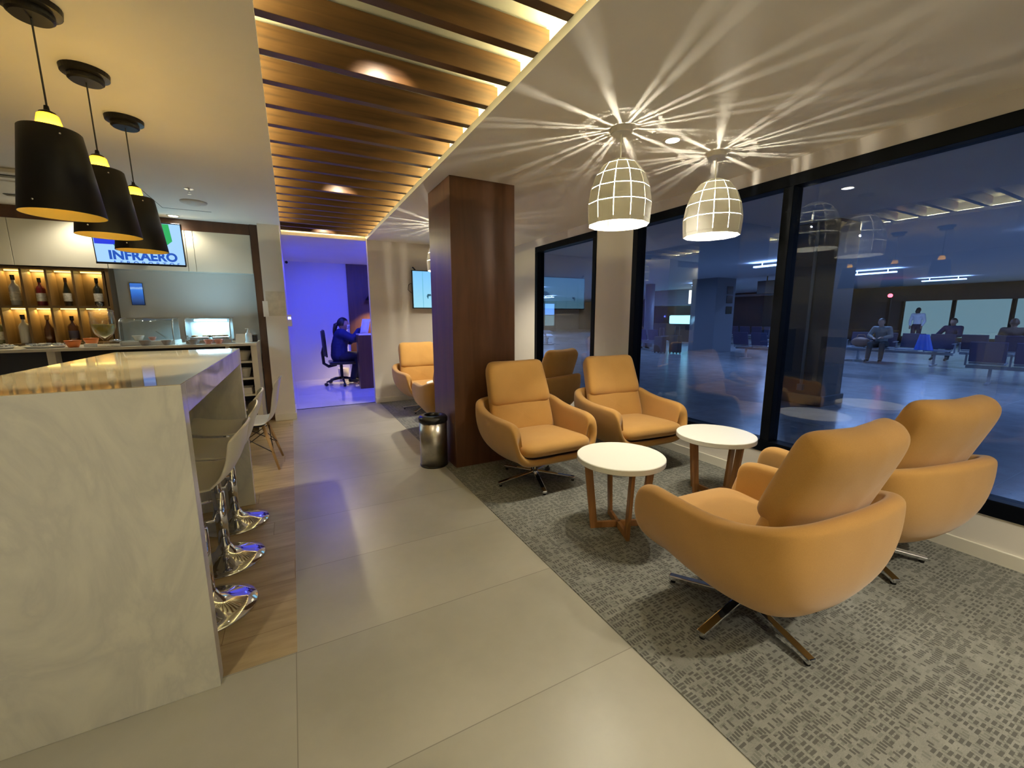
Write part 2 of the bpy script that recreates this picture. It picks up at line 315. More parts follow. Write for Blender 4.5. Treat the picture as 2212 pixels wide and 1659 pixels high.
# ------------------------------------------------------------------ mesh helpers
class MB:
    def __init__(s): s.bm = bmesh.new()
    def box(s, x0, x1, y0, y1, z0, z1, M=None):
        vs = [s.bm.verts.new(Vector(p) if M is None else M @ Vector(p)) for p in
              ((x0,y0,z0),(x1,y0,z0),(x1,y1,z0),(x0,y1,z0),(x0,y0,z1),(x1,y0,z1),(x1,y1,z1),(x0,y1,z1))]
        for f in ((3,2,1,0),(4,5,6,7),(0,1,5,4),(1,2,6,5),(2,3,7,6),(3,0,4,7)): s.bm.faces.new([vs[i] for i in f])
        return s
    def prism(s, pts, z0, z1):
        a = [s.bm.verts.new((x, y, z0)) for x, y in pts]; b = [s.bm.verts.new((x, y, z1)) for x, y in pts]; n = len(pts)
        s.bm.faces.new(a[::-1]); s.bm.faces.new(b)
        for i in range(n): s.bm.faces.new([a[i], a[(i+1)%n], b[(i+1)%n], b[i]])
        return s
    def lathe(s, prof, seg=32, c=(0,0,0), closed=False, M=None):
        rings = []
        for r, z in prof:
            if r < 1e-5: rings.append([s.bm.verts.new(Vector((c[0], c[1], c[2]+z)) if M is None else M @ Vector((c[0], c[1], c[2]+z)))])
            else:
                ring = []
                for k in range(seg):
                    p = Vector((c[0]+r*math.cos(2*PI*k/seg), c[1]+r*math.sin(2*PI*k/seg), c[2]+z))
                    ring.append(s.bm.verts.new(p if M is None else M @ p))
                rings.append(ring)
        m = len(rings)
        for i in range(m if closed else m-1):
            a, b = rings[i], rings[(i+1) % m]
            for k in range(seg):
                q = [a[k % len(a)], a[(k+1) % len(a)], b[(k+1) % len(b)], b[k % len(b)]]
                u = []
                for v in q:
                    if v not in u: u.append(v)
                if len(u) > 2:
                    try: s.bm.faces.new(u)
                    except ValueError: pass
        return s
    def tube(s, pts, r, seg=10, caps=True, ry=None):
        pts = [Vector(p) for p in pts]; rings = []
        t0 = (pts[1]-pts[0]).normalized(); up = Vector((0,0,1)) if abs(t0.z) < 0.9 else Vector((1,0,0))
        u = t0.cross(up).normalized()
        for i, p in enumerate(pts):
            t = ((pts[min(i+1, len(pts)-1)]) - (pts[max(i-1, 0)])).normalized()
            u = (u - t*u.dot(t)).normalized(); v = t.cross(u)
            rr = r[i] if isinstance(r, (list, tuple)) else r
            rings.append([s.bm.verts.new(p + u*rr*math.cos(2*PI*k/seg) + v*(ry or rr)*math.sin(2*PI*k/seg)) for k in range(seg)])
        for i in range(len(rings)-1):
            for k in range(seg): s.bm.faces.new([rings[i][k], rings[i][(k+1)%seg], rings[i+1][(k+1)%seg], rings[i+1][k]])
        if caps: s.bm.faces.new(rings[0][::-1]); s.bm.faces.new(rings[-1])
        return s
    def bar(s, p, q, w, h, up=(0,0,1)):
        p, q = Vector(p), Vector(q); t = (q-p).normalized(); up = Vector(up)
        if abs(t.dot(up)) > 0.98: up = Vector((0,1,0))
        u = t.cross(up).normalized(); v = u.cross(t)
        A = [s.bm.verts.new(p + u*a*w/2 + v*b*h/2) for a, b in ((-1,-1),(1,-1),(1,1),(-1,1))]
        B = [s.bm.verts.new(q + u*a*w/2 + v*b*h/2) for a, b in ((-1,-1),(1,-1),(1,1),(-1,1))]
        s.bm.faces.new(A[::-1]); s.bm.faces.new(B)
        for i in range(4): s.bm.faces.new([A[i], A[(i+1)%4], B[(i+1)%4], B[i]])
        return s
    def grid(s, rows, cu=False, cv=False):
        V = [[s.bm.verts.new(p) for p in r] for r in rows]; n = len(V); m = len(V[0])
        for i in range(n if cu else n-1):
            for j in range(m if cv else m-1):
                s.bm.faces.new([V[i][j], V[i][(j+1)%m], V[(i+1)%n][(j+1)%m], V[(i+1)%n][j]])
        return s
    def ball(s, c, rx, ry, rz, u=16, v=10):
        prof = [(math.sin(PI*i/v), -math.cos(PI*i/v)) for i in range(v+1)]
        M = Matrix.Translation(c) @ Matrix.Diagonal((rx, ry, rz, 1))
        return s.lathe([(max(0, a) if a > 1e-6 else 0, b) for a, b in prof], u, M=M)
    def build(s, name, mat, parent=None, bevel=0.0, smooth=False, sub=0, seg=2, solid=0.0, recalc=True):
        if recalc: bmesh.ops.recalc_face_normals(s.bm, faces=s.bm.faces)
        me = bpy.data.meshes.new(name); s.bm.to_mesh(me); s.bm.free()
        me.materials.append(mat)
        if smooth: 
            for p in me.polygons: p.use_smooth = True
        o = bpy.data.objects.new(name, me); COL.objects.link(o)
        if parent is not None: o.parent = parent
        if solid: md = o.modifiers.new('solid', 'SOLIDIFY'); md.thickness = solid; md.offset = 0
        if bevel: md = o.modifiers.new('bevel', 'BEVEL'); md.width = bevel; md.segments = seg; md.limit_method = 'ANGLE'; md.angle_limit = 0.6
        if sub: md = o.modifiers.new('sub', 'SUBSURF'); md.levels = sub; md.render_levels = sub
        return o
def tag(o, label=None, cat=None, group=None, kind=None):
    if label: o['label'] = label
    if cat: o['category'] = cat
    if group: o['group'] = group
    if kind: o['kind'] = kind
    return o
def empty(name, loc, rz=0.0):
    o = bpy.data.objects.new(name, None); COL.objects.link(o); o.location = loc; o.rotation_euler = (0, 0, rz); o.empty_display_size = 0.1
    return o
def copy_tree(o, parent=None):
    c = o.copy(); COL.objects.link(c)
    if parent is not None: c.parent = parent
    for ch in [x for x in bpy.data.objects if x.parent == o and x is not c]: copy_tree(ch, c)
    return c
def struct(name, mb, mat, **k):
    o = mb.build(name, mat, **k); o['kind'] = 'structure'; return o
def spline(pts, n):
    """Catmull-Rom through pts, n samples per span"""
    P = [Vector(p) for p in pts]; out = []
    for i in range(len(P)-1):
        p0 = P[max(i-1, 0)]; p1 = P[i]; p2 = P[i+1]; p3 = P[min(i+2, len(P)-1)]
        for k in range(n):
            t = k/n
            out.append(0.5*((2*p1) + (p2-p0)*t + (2*p0-5*p1+4*p2-p3)*t*t + (-p0+3*p1-3*p2+p3)*t*t*t))
    out.append(P[-1]); return out

# ================================================================== SETTING
def wall_with_holes(name, x0, x1, y0, y1, z0, z1, holes, mat):
    """wall slab normal to X; holes are (ya, yb, za, zb)"""
    m = MB(); ys = y0
    for ya, yb, za, zb in sorted(holes):
        if ya > ys: m.box(x0, x1, ys, ya, z0, z1)
        if za > z0: m.box(x0, x1, ya, yb, z0, za)
        if zb < z1: m.box(x0, x1, ya, yb, zb, z1)
        ys = yb
    if ys < y1: m.box(x0, x1, ys, y1, z0, z1)
    return struct(name, m, mat)
# floors
struct('floor', MB().box(-4.2, 1.18, -2.6, 1.79, -0.06, 0.0).box(-0.088, 1.18, 1.79, 6.98, -0.06, 0.0), TILE)
struct('floor_wood_strip', MB().box(-4.2, -0.088, 1.79, 6.62, -0.06, 0.0), PLANK)
struct('floor_carpet', MB().box(1.18, XW, -2.6, 6.98, -0.06, 0.004), CARPET)
struct('floor_lobby', MB().box(-0.3, 3.6, 6.98, 10.3, -0.06, 0.0), LOBBYT)
struct('trim_1', MB().box(-0.06, 1.13, 6.965, 6.985, -0.01, 0.004), BLACKM)
# window wall
W1 = (4.25, 5.74, 0.265, 2.45); W2 = (-2.2, 3.62, 0.265, 2.45)
wall_with_holes('wall_right', XW, 3.60, -2.6, 7.02, -0.02, 2.9, [W1, W2], WHITE_WALL)
struct('baseboard_right', MB().box(XW-0.016, XW, -2.6, 6.9, 0.0, 0.085), BASEB, bevel=0.004)
def window(name, hole, mull):
    ya, yb, za, zb = hole; f = 0.075
    m = MB()
    X0, X1 = XW-0.008, XW+0.12
    m.box(X0, X1, ya, yb, za, za+f+0.02); m.box(X0, X1, ya, yb, zb-f-0.01, zb)
    m.box(X0, X1, ya, ya+f, za+f+0.02, zb-f-0.01); m.box(X0, X1, yb-f, yb, za+f+0.02, zb-f-0.01)
    # inner glazing bead
    for y in mull: m.box(X0, X1, y-0.038, y+0.038, za+f+0.02, zb-f-0.01)
    e = empty(name, (0, 0, 0)); e['kind'] = 'structure'
    m.build('window_frame', BLACKM, e, bevel=0.004)
    ed = [ya+f] + [v for y in mull for v in (y-0.038, y+0.038)] + [yb-f]
    ed = sorted(ed)
    for i in range(0, len(ed), 2):
        MB().box(XW+0.056, XW+0.064, ed[i]-0.01, ed[i+1]+0.01, za+0.05, zb-0.05).build('window_pane', PANE, e)
window('window_1', W1, [])
window('window_2', W2, [1.98, -0.6])
# far wall with television (normal Y) and lobby opening
struct('wall_back', MB().box(1.12, 3.6, 6.90, 7.02, -0.02, 2.9), WHITE_WALL)
struct('baseboard_back', MB().box(1.12, XW-0.016, 6.885, 6.90, 0.0, 0.085), BASEB, bevel=0.004)
struct('wall_stub', MB().box(-0.295, -0.05, 6.33, 10.3, -0.02, 2.9), WHITE_WALL)
struct('baseboard_stub', MB().box(-0.297, -0.045, 6.315, 6.33, 0.0, 0.09).box(-0.05, -0.037, 6.33, 6.97, 0.0, 0.09), BASEB, bevel=0.003)
struct('wall_lobby', MB().box(-0.3, 3.7, 10.22, 10.35, -0.02, 2.9), BLUEROOMW)
struct('wall_lobby_right', MB().box(3.6, 3.7, 7.02, 10.22, -0.02, 2.9), BLUEROOMW)
struct('wall_bar', MB().box(-4.2, -0.295, 6.90, 7.02, -0.02, 2.9), WHITE_WALL)
struct('wall_left', MB().box(-4.3, -4.2, -2.6, 7.0, -0.02, 2.9), WHITE_WALL)
struct('wall_front', MB().box(-4.3, 3.6, -2.7, -2.6, -0.02, 2.9), WHITE_WALL)
# ceiling: boards around the slatted recess
c = MB()
c.box(-4.2, SX0, -2.6, 6.9, ZC, ZC+0.044); c.box(SX1, XW, -2.6, 6.9, ZC, ZC+0.044)
c.box(SX0, SX1, SY1, 7.5, ZC, ZC+0.044); c.box(SX0, SX1, -2.6, SY0, ZC, ZC+0.044)
c.box(SX0, 3.6, 7.5, 10.3, ZC, ZC+0.044); c.box(SX1, 3.6, 7.0, 7.5, ZC, ZC+0.044); c.box(-0.05, SX0, 6.9, 10.3, ZC, ZC+0.044)
struct('ceiling', c, CEIL)
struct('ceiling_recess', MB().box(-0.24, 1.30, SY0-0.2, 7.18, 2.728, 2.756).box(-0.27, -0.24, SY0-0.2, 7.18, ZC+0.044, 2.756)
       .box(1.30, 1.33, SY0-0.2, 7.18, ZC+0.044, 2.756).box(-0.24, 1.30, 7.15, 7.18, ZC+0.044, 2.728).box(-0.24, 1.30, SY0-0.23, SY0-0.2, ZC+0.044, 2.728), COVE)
# wooden column
cm = MB().box(1.252, 1.870, 3.492, 4.10, 0.0, ZC)
struct('column', cm, COLWOOD, bevel=0.003)

# ================================================================== CEILING SLATS AND LAMPS
ORD = ['first', 'second', 'third', 'fourth', 'fifth', 'sixth', 'seventh', 'eighth', 'ninth', 'tenth', 'eleventh', 'twelfth', 'thirteenth',
       'fourteenth', 'fifteenth', 'sixteenth', 'seventeenth', 'eighteenth', 'nineteenth', 'twentieth', 'twenty-first', 'twenty-second', 'twenty-third', 'twenty-fourth', 'twenty-fifth']
slat0 = None
nsl = 0
for k in range(19, -3, -1):
    yk = 1.558 + 0.2785*k
    if slat0 is None:
        slat0 = MB().box(-0.11, 1.172, 0, 0.05, 0, 0.112).build('ceiling_slat', SLAT, bevel=0.002); o = slat0
    else:
        o = slat0.copy(); COL.objects.link(o)
    o.location = (0, yk, ZC+0.045)
    tag(o, 'brown wooden board across the ceiling recess, %s from the far lobby end' % ORD[nsl], 'slat', 'wooden slats across the ceiling recess'); nsl += 1
for nm, x, rx, word in (('led_strip', -0.165, 1, 'left'), ('led_strip', 1.225, -1, 'right')):
    o = MB().box(x-0.012, x+0.012, SY0, 6.95, ZC+0.046, ZC+0.059).build(nm, LEDWARM)
    tag(o, 'warm yellow led strip glowing behind the %s edge of the slatted ceiling recess' % word, 'led strip')
    area('led_strip_light', (x-0.01*rx, 2.7, ZC+0.064), (0.012, 8.4), 46, (1.0, 0.86, 0.42), (0, -rx*math.radians(120), 0))
o = MB().box(0.0, 1.08, 7.10, 7.124, ZC+0.046, ZC+0.059).build('led_strip', LEDWARM)
tag(o, 'warm yellow led strip at the far lobby end of the ceiling recess', 'led strip')
area('led_strip_light', (0.54, 7.09, ZC+0.066), (1.0, 0.05), 5, (1.0, 0.86, 0.42), (math.radians(-100), 0, 0))
for i, yy in enumerate((2.20, 4.43, 6.66)):
    e = empty('recessed_spotlight', (0.52, yy, 2.727))
    tag(e, 'small spotlight above the wooden slats, %s from the lounge camera end' % ORD[i], 'spotlight', 'spotlights above the slats')
    MB().lathe([(0.03, -0.03), (0.04, -0.03), (0.04, 0.0), (0.03, 0.0)], 20, closed=True).build('trim_ring', BLACKP, e, smooth=False)
    MB().lathe([(0, -0.012), (0.03, -0.012)], 20).build('lens', DOWNL, e)
    spot('spot_lamp', (0.52, yy, 2.711), 13, (1.0, 0.80, 0.58), 84, (math.radians(60), 0, 0), 0.012, 0.6)

def downlight(x, y, label, power=28, ang=120, hidden=False, col=WARM2, z=ZC):
    e = empty('downlight', (x, y, z)); tag(e, label, 'downlight', 'round ceiling downlights')
    MB().lathe([(0.045, -0.006), (0.062, -0.003), (0.064, 0.0), (0.045, 0.0)], 28, closed=True).build('trim_ring', WHITEP, e)
    MB().lathe([(0, -0.004), (0.045, -0.004)], 28).build('lens', DOWNL, e)
    spot('downlight_lamp', (x, y, z-0.03), power, col, ang, (0, 0, 0), 0.05, 0.8)
downlight(2.351, 2.147, 'round recessed downlight between the two white cage pendants', 38, 72)
downlight(-1.12, 6.30, 'small round downlight above the wall television of the bar', 11, 150)
downlight(-1.95, 6.25, 'added hidden downlight above the wall cabinets over the bottle niches', 11, 150)  # lamp added behind the pendants to brighten the cabinet doors
downlight(2.35, -0.9, 'added unseen downlight in the lounge ceiling nearest the window behind the viewer', 120)  # added out of view to light the lounge
downlight(0.9, -1.9, 'added unseen downlight over the tiled corridor behind the viewer', 120)  # added out of view to light the corridor
downlight(-0.9, 0.55, 'added unseen downlight in front of the marble counter', 27)  # added out of view to light the counter end
downlight(2.35, 5.6, 'added unseen downlight near the wall television of the lounge', 75)  # added behind the column to brighten the far wall

# ---- white cage pendants
def white_pendant(loc, label, power):
    e = empty('pendant_lamp', loc); tag(e, label, 'pendant lamp', 'white cage pendants over the lounge')
    MB().lathe([(0, -0.032), (0.062, -0.032), (0.066, -0.026), (0.066, 0.0), (0, 0.0)], 32).build('canopy', WHITEP, e, smooth=False)
    MB().tube([(0, 0, -0.03), (0, 0, -0.20)], 0.0035, 8).build('cord', WHITEP, e)
    # (radius, z) where horizontal gaps run
    prof = [(0.052, -0.186), (0.108, -0.217), (0.155, -0.280), (0.186, -0.362), (0.202, -0.455), (0.195, -0.580)]
    N = 12; g = 0.0026
    m = MB(); a0 = math.radians(9)
    def P(r, a, z): return Vector((r*math.cos(a), r*math.sin(a), z))
    for i in range(len(prof)-1):
        (r1, z1), (r2, z2) = prof[i], prof[i+1]
        d = math.hypot(r2-r1, z2-z1); t = g/d
        ra, za = r1+(r2-r1)*t, z1+(z2-z1)*t
        rb, zb = r2+(r1-r2)*t, z2+(z1-z2)*t
        last = i == len(prof)-2
        if last: rb, zb = r2+(r1-r2)*0.20, z2+(z1-z2)*0.20
        for k in range(N):
            A0, A1 = a0+2*PI*k/N, a0+2*PI*(k+1)/N
            def q(r, z, s):
                p, o_ = P(r, A0, z), P(r, A1, z); tt = g/(o_-p).length
                return p.lerp(o_, tt if s == 0 else 1-tt)
            vs = [q(ra, za, 0), q(ra, za, 1), q(rb, zb, 1), q(rb, zb, 0)]
            nrm = Vector((math.cos((A0+A1)/2), math.sin((A0+A1)/2), 0))*0.0015
            f1 = [m.bm.verts.new(v+nrm) for v in vs]; f2 = [m.bm.verts.new(v-nrm) for v in vs]
            m.bm.faces.new(f1); m.bm.faces.new(f2[::-1])
            for j in range(4): m.bm.faces.new([f1[j], f2[j], f2[(j+1)%4], f1[(j+1)%4]])
    hoop = MB()  # translucent bands added in the gaps to keep direct bulb light off the ceiling
    for r, z in prof[1:-1]:
        hoop.grid([[P(r-0.0035, a0+2*PI*k/N, z+dz) for k in range(N)] for dz in (-0.0045, 0.0045)], cv=True)
    hoop.build('gap_glow_hoops', HOOP, e)
    # solid rim under the last row
    (r1, z1), (r2, z2) = prof[-2], prof[-1]
    rb, zb = r2+(r1-r2)*0.20, z2+(z1-z2)*0.20
    rings = []
    for r, z in ((rb, zb), (r2, z2), (r2-0.003, z2), (rb-0.003, zb)):
        rings.append([P(r, a0+2*PI*k/N, z) for k in range(N)])
    m.grid(rings, cu=True, cv=True)
    # wires holding the panels together at the corners
    m.build('lamp_shade', SHADEW, e)
    MB().lathe([(0, -0.184), (0.047, -0.184), (0.050, -0.190), (0, -0.190)], 12).build('shade_cap', SHADEW, e)
    lh = MB().lathe([(0, -0.19), (0.02, -0.19), (0.022, -0.26), (0.0, -0.26)], 16).build('lamp_holder', WHITEP, e)
    MB().ball((0, 0, -0.30), 0.026, 0.026, 0.032).build('bulb', BULB, lh, smooth=True)
    for dx in (-0.016, 0.016): point('pendant_lamp_light', (dx, dx*0.4, -0.385), power/2, WARM2, 0.009, e)
    return e
white_pendant((1.932, 2.177, ZC), 'white caged dome pendant nearer the wooden column, left of the lit pair', 21)
white_pendant((2.818, 2.157, ZC), 'white caged dome pendant closest to the big window, right of the lit pair', 21)
white_pendant((1.80, 5.35, ZC), 'white caged dome pendant mostly hidden behind the wooden column', 30)

# ---- black pendants above the bar
def black_pendant(loc, label, power, flip=1):
    e = empty('bar_pendant', loc); tag(e, label, 'pendant lamp', 'black drum pendants over the marble counter')
    MB().lathe([(0, -0.052), (0.058, -0.052), (0.066, -0.045), (0.066, -0.026), (0.088, -0.022), (0.090, 0.0), (0, 0.0)], 32).build('canopy', BLACKMATTE, e, smooth=False)
    MB().tube([(0, 0, -0.05), (0.002, 0, -0.40)], 0.0032, 8).build('cord', RUBBER, e)
    MB().lathe([(0, -0.352), (0.007, -0.352), (0.009, -0.368), (0.024, -0.376), (0.026, -0.384), (0, -0.384)], 20).build('cord_grip', BLACKMATTE, e)
    MB().lathe([(0.026, -0.382), (0.031, -0.386), (0.037, -0.415), (0.041, -0.46), (0.038, -0.46), (0.034, -0.415), (0.028, -0.388)], 28, closed=True).build('neck', NECK, e, smooth=True)
    sh = MB().lathe([(0.039, -0.440), (0.086, -0.440), (0.090, -0.444), (0.128, -0.755), (0.126, -0.755), (0.0875, -0.446), (0.039, -0.4425)], 48, closed=True).build('lamp_shade', BLACKMATTE, e, smooth=True)
    sh.data.materials.append(GOLD)
    # inner side is painted gold
    for pl in sh.data.polygons:
        c_ = pl.center; r = math.hypot(c_.x, c_.y)
        nr = (pl.normal.x*c_.x + pl.normal.y*c_.y)/max(r, 1e-6)
        if nr < -0.2 or (pl.normal.z < -0.5 and c_.z > -0.5): pl.material_index = 1
        pl.use_smooth = abs(pl.normal.z) < 0.5
    for a, z in ((-1.0, -0.47), (-1.9, -0.725)):
        r = 0.092+0.038*(-z-0.445)/0.31
        MB().ball((r*math.cos(a), r*math.sin(a), z), 0.004, 0.004, 0.004, 8, 6).build('rivet', CHROME, sh, smooth=True)
    MB().ball((0, 0, -0.50), 0.02, 0.02, 0.026).build('bulb', BULB, e, smooth=True)
    point('bar_pendant_light', (0, 0, -0.452), power*0.26, (1.0, 0.88, 0.58), 0.012, e)
    point('bar_pendant_light', (0, 0, -0.545), power*0.95, (1.0, 0.90, 0.60), 0.02, e)
black_pendant((-0.775, 2.39, ZC), 'black drum pendant with gold inside, largest and nearest over the marble counter', 26)
black_pendant((-0.780, 2.885, ZC), 'black drum pendant with gold inside, middle one over the marble counter', 26)
black_pendant((-0.785, 3.438, ZC), 'black drum pendant with gold inside, farthest, in front of the bar television', 26)

# ---- ceiling fittings on the left
e = empty('fire_sprinkler', (-0.739, 4.95, ZC)); tag(e, 'chrome fire sprinkler in the ceiling above the round speaker', 'sprinkler')
MB().lathe([(0, -0.004), (0.035, -0.003), (0.04, 0), (0, 0)], 24).build('escutcheon', CHROME, e)
MB().tube([(0, 0, -0.002), (0, 0, -0.028)], 0.007, 10).lathe([(0, -0.048), (0.014, -0.048), (0.014, -0.045), (0, -0.045)], 12).tube([(-0.010, 0, -0.028), (-0.012, 0, -0.047)], 0.0015, 6).tube([(0.010, 0, -0.028), (0.012, 0, -0.047)], 0.0015, 6).build('sprinkler_head', CHROME, e)
o = MB().lathe([(0, -0.030), (0.055, -0.030), (0.065, -0.020), (0.11, -0.014), (0.115, -0.006), (0.115, 0), (0, 0)], 36).build('ceiling_speaker', plain('speaker_white', (0.62, 0.60, 0.55), 0.5), smooth=True)
o.location = (-0.79, 5.468, ZC); tag(o, 'round white ceiling speaker beyond the sprinkler, left of the slatted recess', 'speaker')
e = empty('air_cassette', (-1.95, 5.40, ZC-0.001)); tag(e, 'square white air conditioning cassette in the ceiling above the bar', 'air conditioner')
MB().box(-0.48, 0.48, -0.48, 0.48, -0.035, 0.0).build('panel', WHITEP, e, bevel=0.012)
MB().box(-0.2, 0.2, -0.2, 0.2, -0.042, -0.035).build('grille', WHITEP, e)
for a in range(4):
    M = Matrix.Rotation(a*PI/2, 4, 'Z')
    MB().box(-0.3, 0.3, -0.40, -0.33, -0.041, -0.034, M).build('louvre', BLACKP, e)
o = MB().box(-0.43, 0.0, 0, 0.004, -0.003, 0).box(-0.432, -0.428, -1.0, 0.0, -0.003, 0).build('ceiling_access_panel', plain('shadow_gap', (0.18, 0.17, 0.15), 0.8)); o.location = (-0.70, 5.89, ZC)
tag(o, 'thin dark outline of an access panel in the ceiling near the bar television', 'panel')

# ================================================================== MARBLE COUNTER
e = empty('marble_counter', (-0.69, 2.65, 0)); tag(e, 'tall pale marble waterfall counter with polished beige top under the black pendants', 'counter')
def at(mb, mat, nm, par, loc, **k):
    o = mb.build(nm, mat, par, **k); return o
X0, X1, Y0, Y1 = -0.345, 0.34, -0.905, 0.925
MB().box(X0, X1, Y0, Y1, 1.108, 1.175).build('counter_top', MARBLE_TOP, e, bevel=0.002)
MB().box(X0-0.0005, X1+0.0005, Y0-0.0005, Y0+0.065, 0.0, 1.1735).build('end_panel', MARBLE, e, bevel=0.002)
MB().box(X0, X1, Y1-0.065, Y1, 0.0, 1.108).build('end_panel', MARBLE, e, bevel=0.002)
MB().box(X0, X0+0.06, Y0+0.065, Y1-0.065, 0.0, 1.108).build('side_panel', MARBLE, e, bevel=0.002)
MB().box(X1-0.02, X1+0.0008, Y0+0.065, Y1-0.001, 1.065, 1.174).build('apron', MARBLE, e, bevel=0.002)
# bar stools
def bar_stool(loc, rz):
    e = empty('bar_stool', loc, rz)
    MB().lathe([(0, 0.0), (0.195, 0.0), (0.200, 0.004), (0.195, 0.012), (0.15, 0.026), (0.09, 0.045), (0.045, 0.072), (0.032, 0.10), (0, 0.10)], 48).build('base', CHROME, e, smooth=True)
    MB().tube([(0, 0, 0.09), (0, 0, 0.42)], 0.029, 24).build('pole', CHROME, e, smooth=True)
    gl = MB().tube([(0, 0, 0.41), (0, 0, 0.66)], 0.018, 20).build('gas_lift', CHROME, e, smooth=True)
    pts = [(-0.02, 0.03, 0.32)] + [(-0.02-0.16*math.sin(PI*t/10), 0.16*math.cos(PI*t/10)*1.0, 0.32) for t in range(0, 11)] + [(-0.02, -0.03, 0.32)]
    MB().tube(pts, 0.009, 10).build('footrest', CHROME, e, smooth=True)
    MB().tube([(0.02, 0.03, 0.63), (0.10, 0.18, 0.60)], 0.006, 8).build('lift_lever', CHROME, gl)
    rows = []
    prof = spline([(-0.20, 0, 0.672), (-0.185, 0, 0.690), (-0.08, 0, 0.672), (0.06, 0, 0.668), (0.15, 0, 0.70), (0.20, 0, 0.79), (0.225, 0, 0.895), (0.238, 0, 0.915)], 4)
    for i, p in enumerate(prof):
        t = i/(len(prof)-1); r = []
        for j in range(13):
            s_ = -1+2*j/12; w_ = 0.224*(1-0.14*t**3)*(1-0.10*(1-t)**6)
            up = 0.035*abs(s_)**3*(1-0.3*t); fx = -0.05*abs(s_)**3*(1 if t > 0.5 else 0)*t
            r.append(Vector((p.x+fx, s_*w_, p.z+up*(1-t)-0.05*abs(s_)**4*t**2)))
        rows.append(r)
    MB().grid(rows).build('seat', plain('stool_white', (0.74, 0.69, 0.57), 0.3) if 'stool_white' not in MATS else MATS['stool_white'], e, smooth=True, solid=0.012, sub=1)
    MB().box(-0.09, 0.09, -0.09, 0.09, 0.652, 0.664).build('seat_plate', CHROME, e, bevel=0.004)
    return e
st0 = bar_stool((-0.445, 3.235, 0), 0.0)
tag(st0, 'white shell bar stool on chrome base tucked under the counter, farthest from the camera', 'bar stool', 'bar stools under the marble counter')
for (x, y, rz), t_ in (((-0.445, 2.735, 0.06), 'middle one of the row'), ((-0.455, 2.27, -0.05), 'nearest the end panel')):
    c_ = copy_tree(st0); c_.location = (x, y, 0); c_.rotation_euler.z = rz; c_['label'] = 'white shell bar stool on chrome base tucked under the counter, %s' % t_

# white shell chair with dowel legs
def shell_chair(loc, rz):
    e = empty('shell_chair', loc, rz)
    rows = []
    prof = spline([(0, -0.23, 0.425), (0, -0.22, 0.445), (0, -0.10, 0.435), (0, 0.08, 0.425), (0, 0.16, 0.455), (0, 0.205, 0.55), (0, 0.235, 0.70), (0, 0.262, 0.82), (0, 0.275, 0.835)], 5)
    for i, p in enumerate(prof):
        t = i/(len(prof)-1); r = []
        for j in range(15):
            s_ = -1+2*j/14; w_ = 0.225*(1-0.18*max(0, t-0.5)*2)
            up = 0.05*abs(s_)**2.5*(1-t)
            r.append(Vector((s_*w_, p.y-0.05*abs(s_)**2.5*t, p.z+up-0.05*abs(s_)**6*t)))
        rows.append(r)
    MB().grid(rows).build('seat_shell', WHITEP, e, smooth=True, solid=0.008, sub=1)
    for sx in (-1, 1):
        for sy in (-1, 1):
            MB().tube([(sx*0.13, sy*0.10+0.0, 0.41), (sx*0.215, sy*0.205, 0.0)], [0.016, 0.010], 12).build('leg', BEECH, e, smooth=True)
    m = MB()
    for sx in (-1, 1):
        m.tube([(sx*0.14, -0.115, 0.36), (sx*0.19, 0.17, 0.16)], 0.004, 6); m.tube([(sx*0.14, 0.115, 0.36), (sx*0.19, -0.17, 0.16)], 0.004, 6)
        m.tube([(-0.14, sx*0.115, 0.36), (0.19, sx*0.17, 0.16)], 0.004, 6); m.tube([(0.14, sx*0.115, 0.36), (-0.19, sx*0.17, 0.16)], 0.004, 6)
    m.build('wire_brace', BLACKP, e)
    MB().box(-0.14, 0.14, -0.11, 0.11, 0.402, 0.412).build('seat_mount', BLACKP, e)
    return e
tag(shell_chair((-0.40, 4.47, 0), math.radians(-93)), 'white shell chair with beech dowel legs beside the far end of the counter', 'chair')

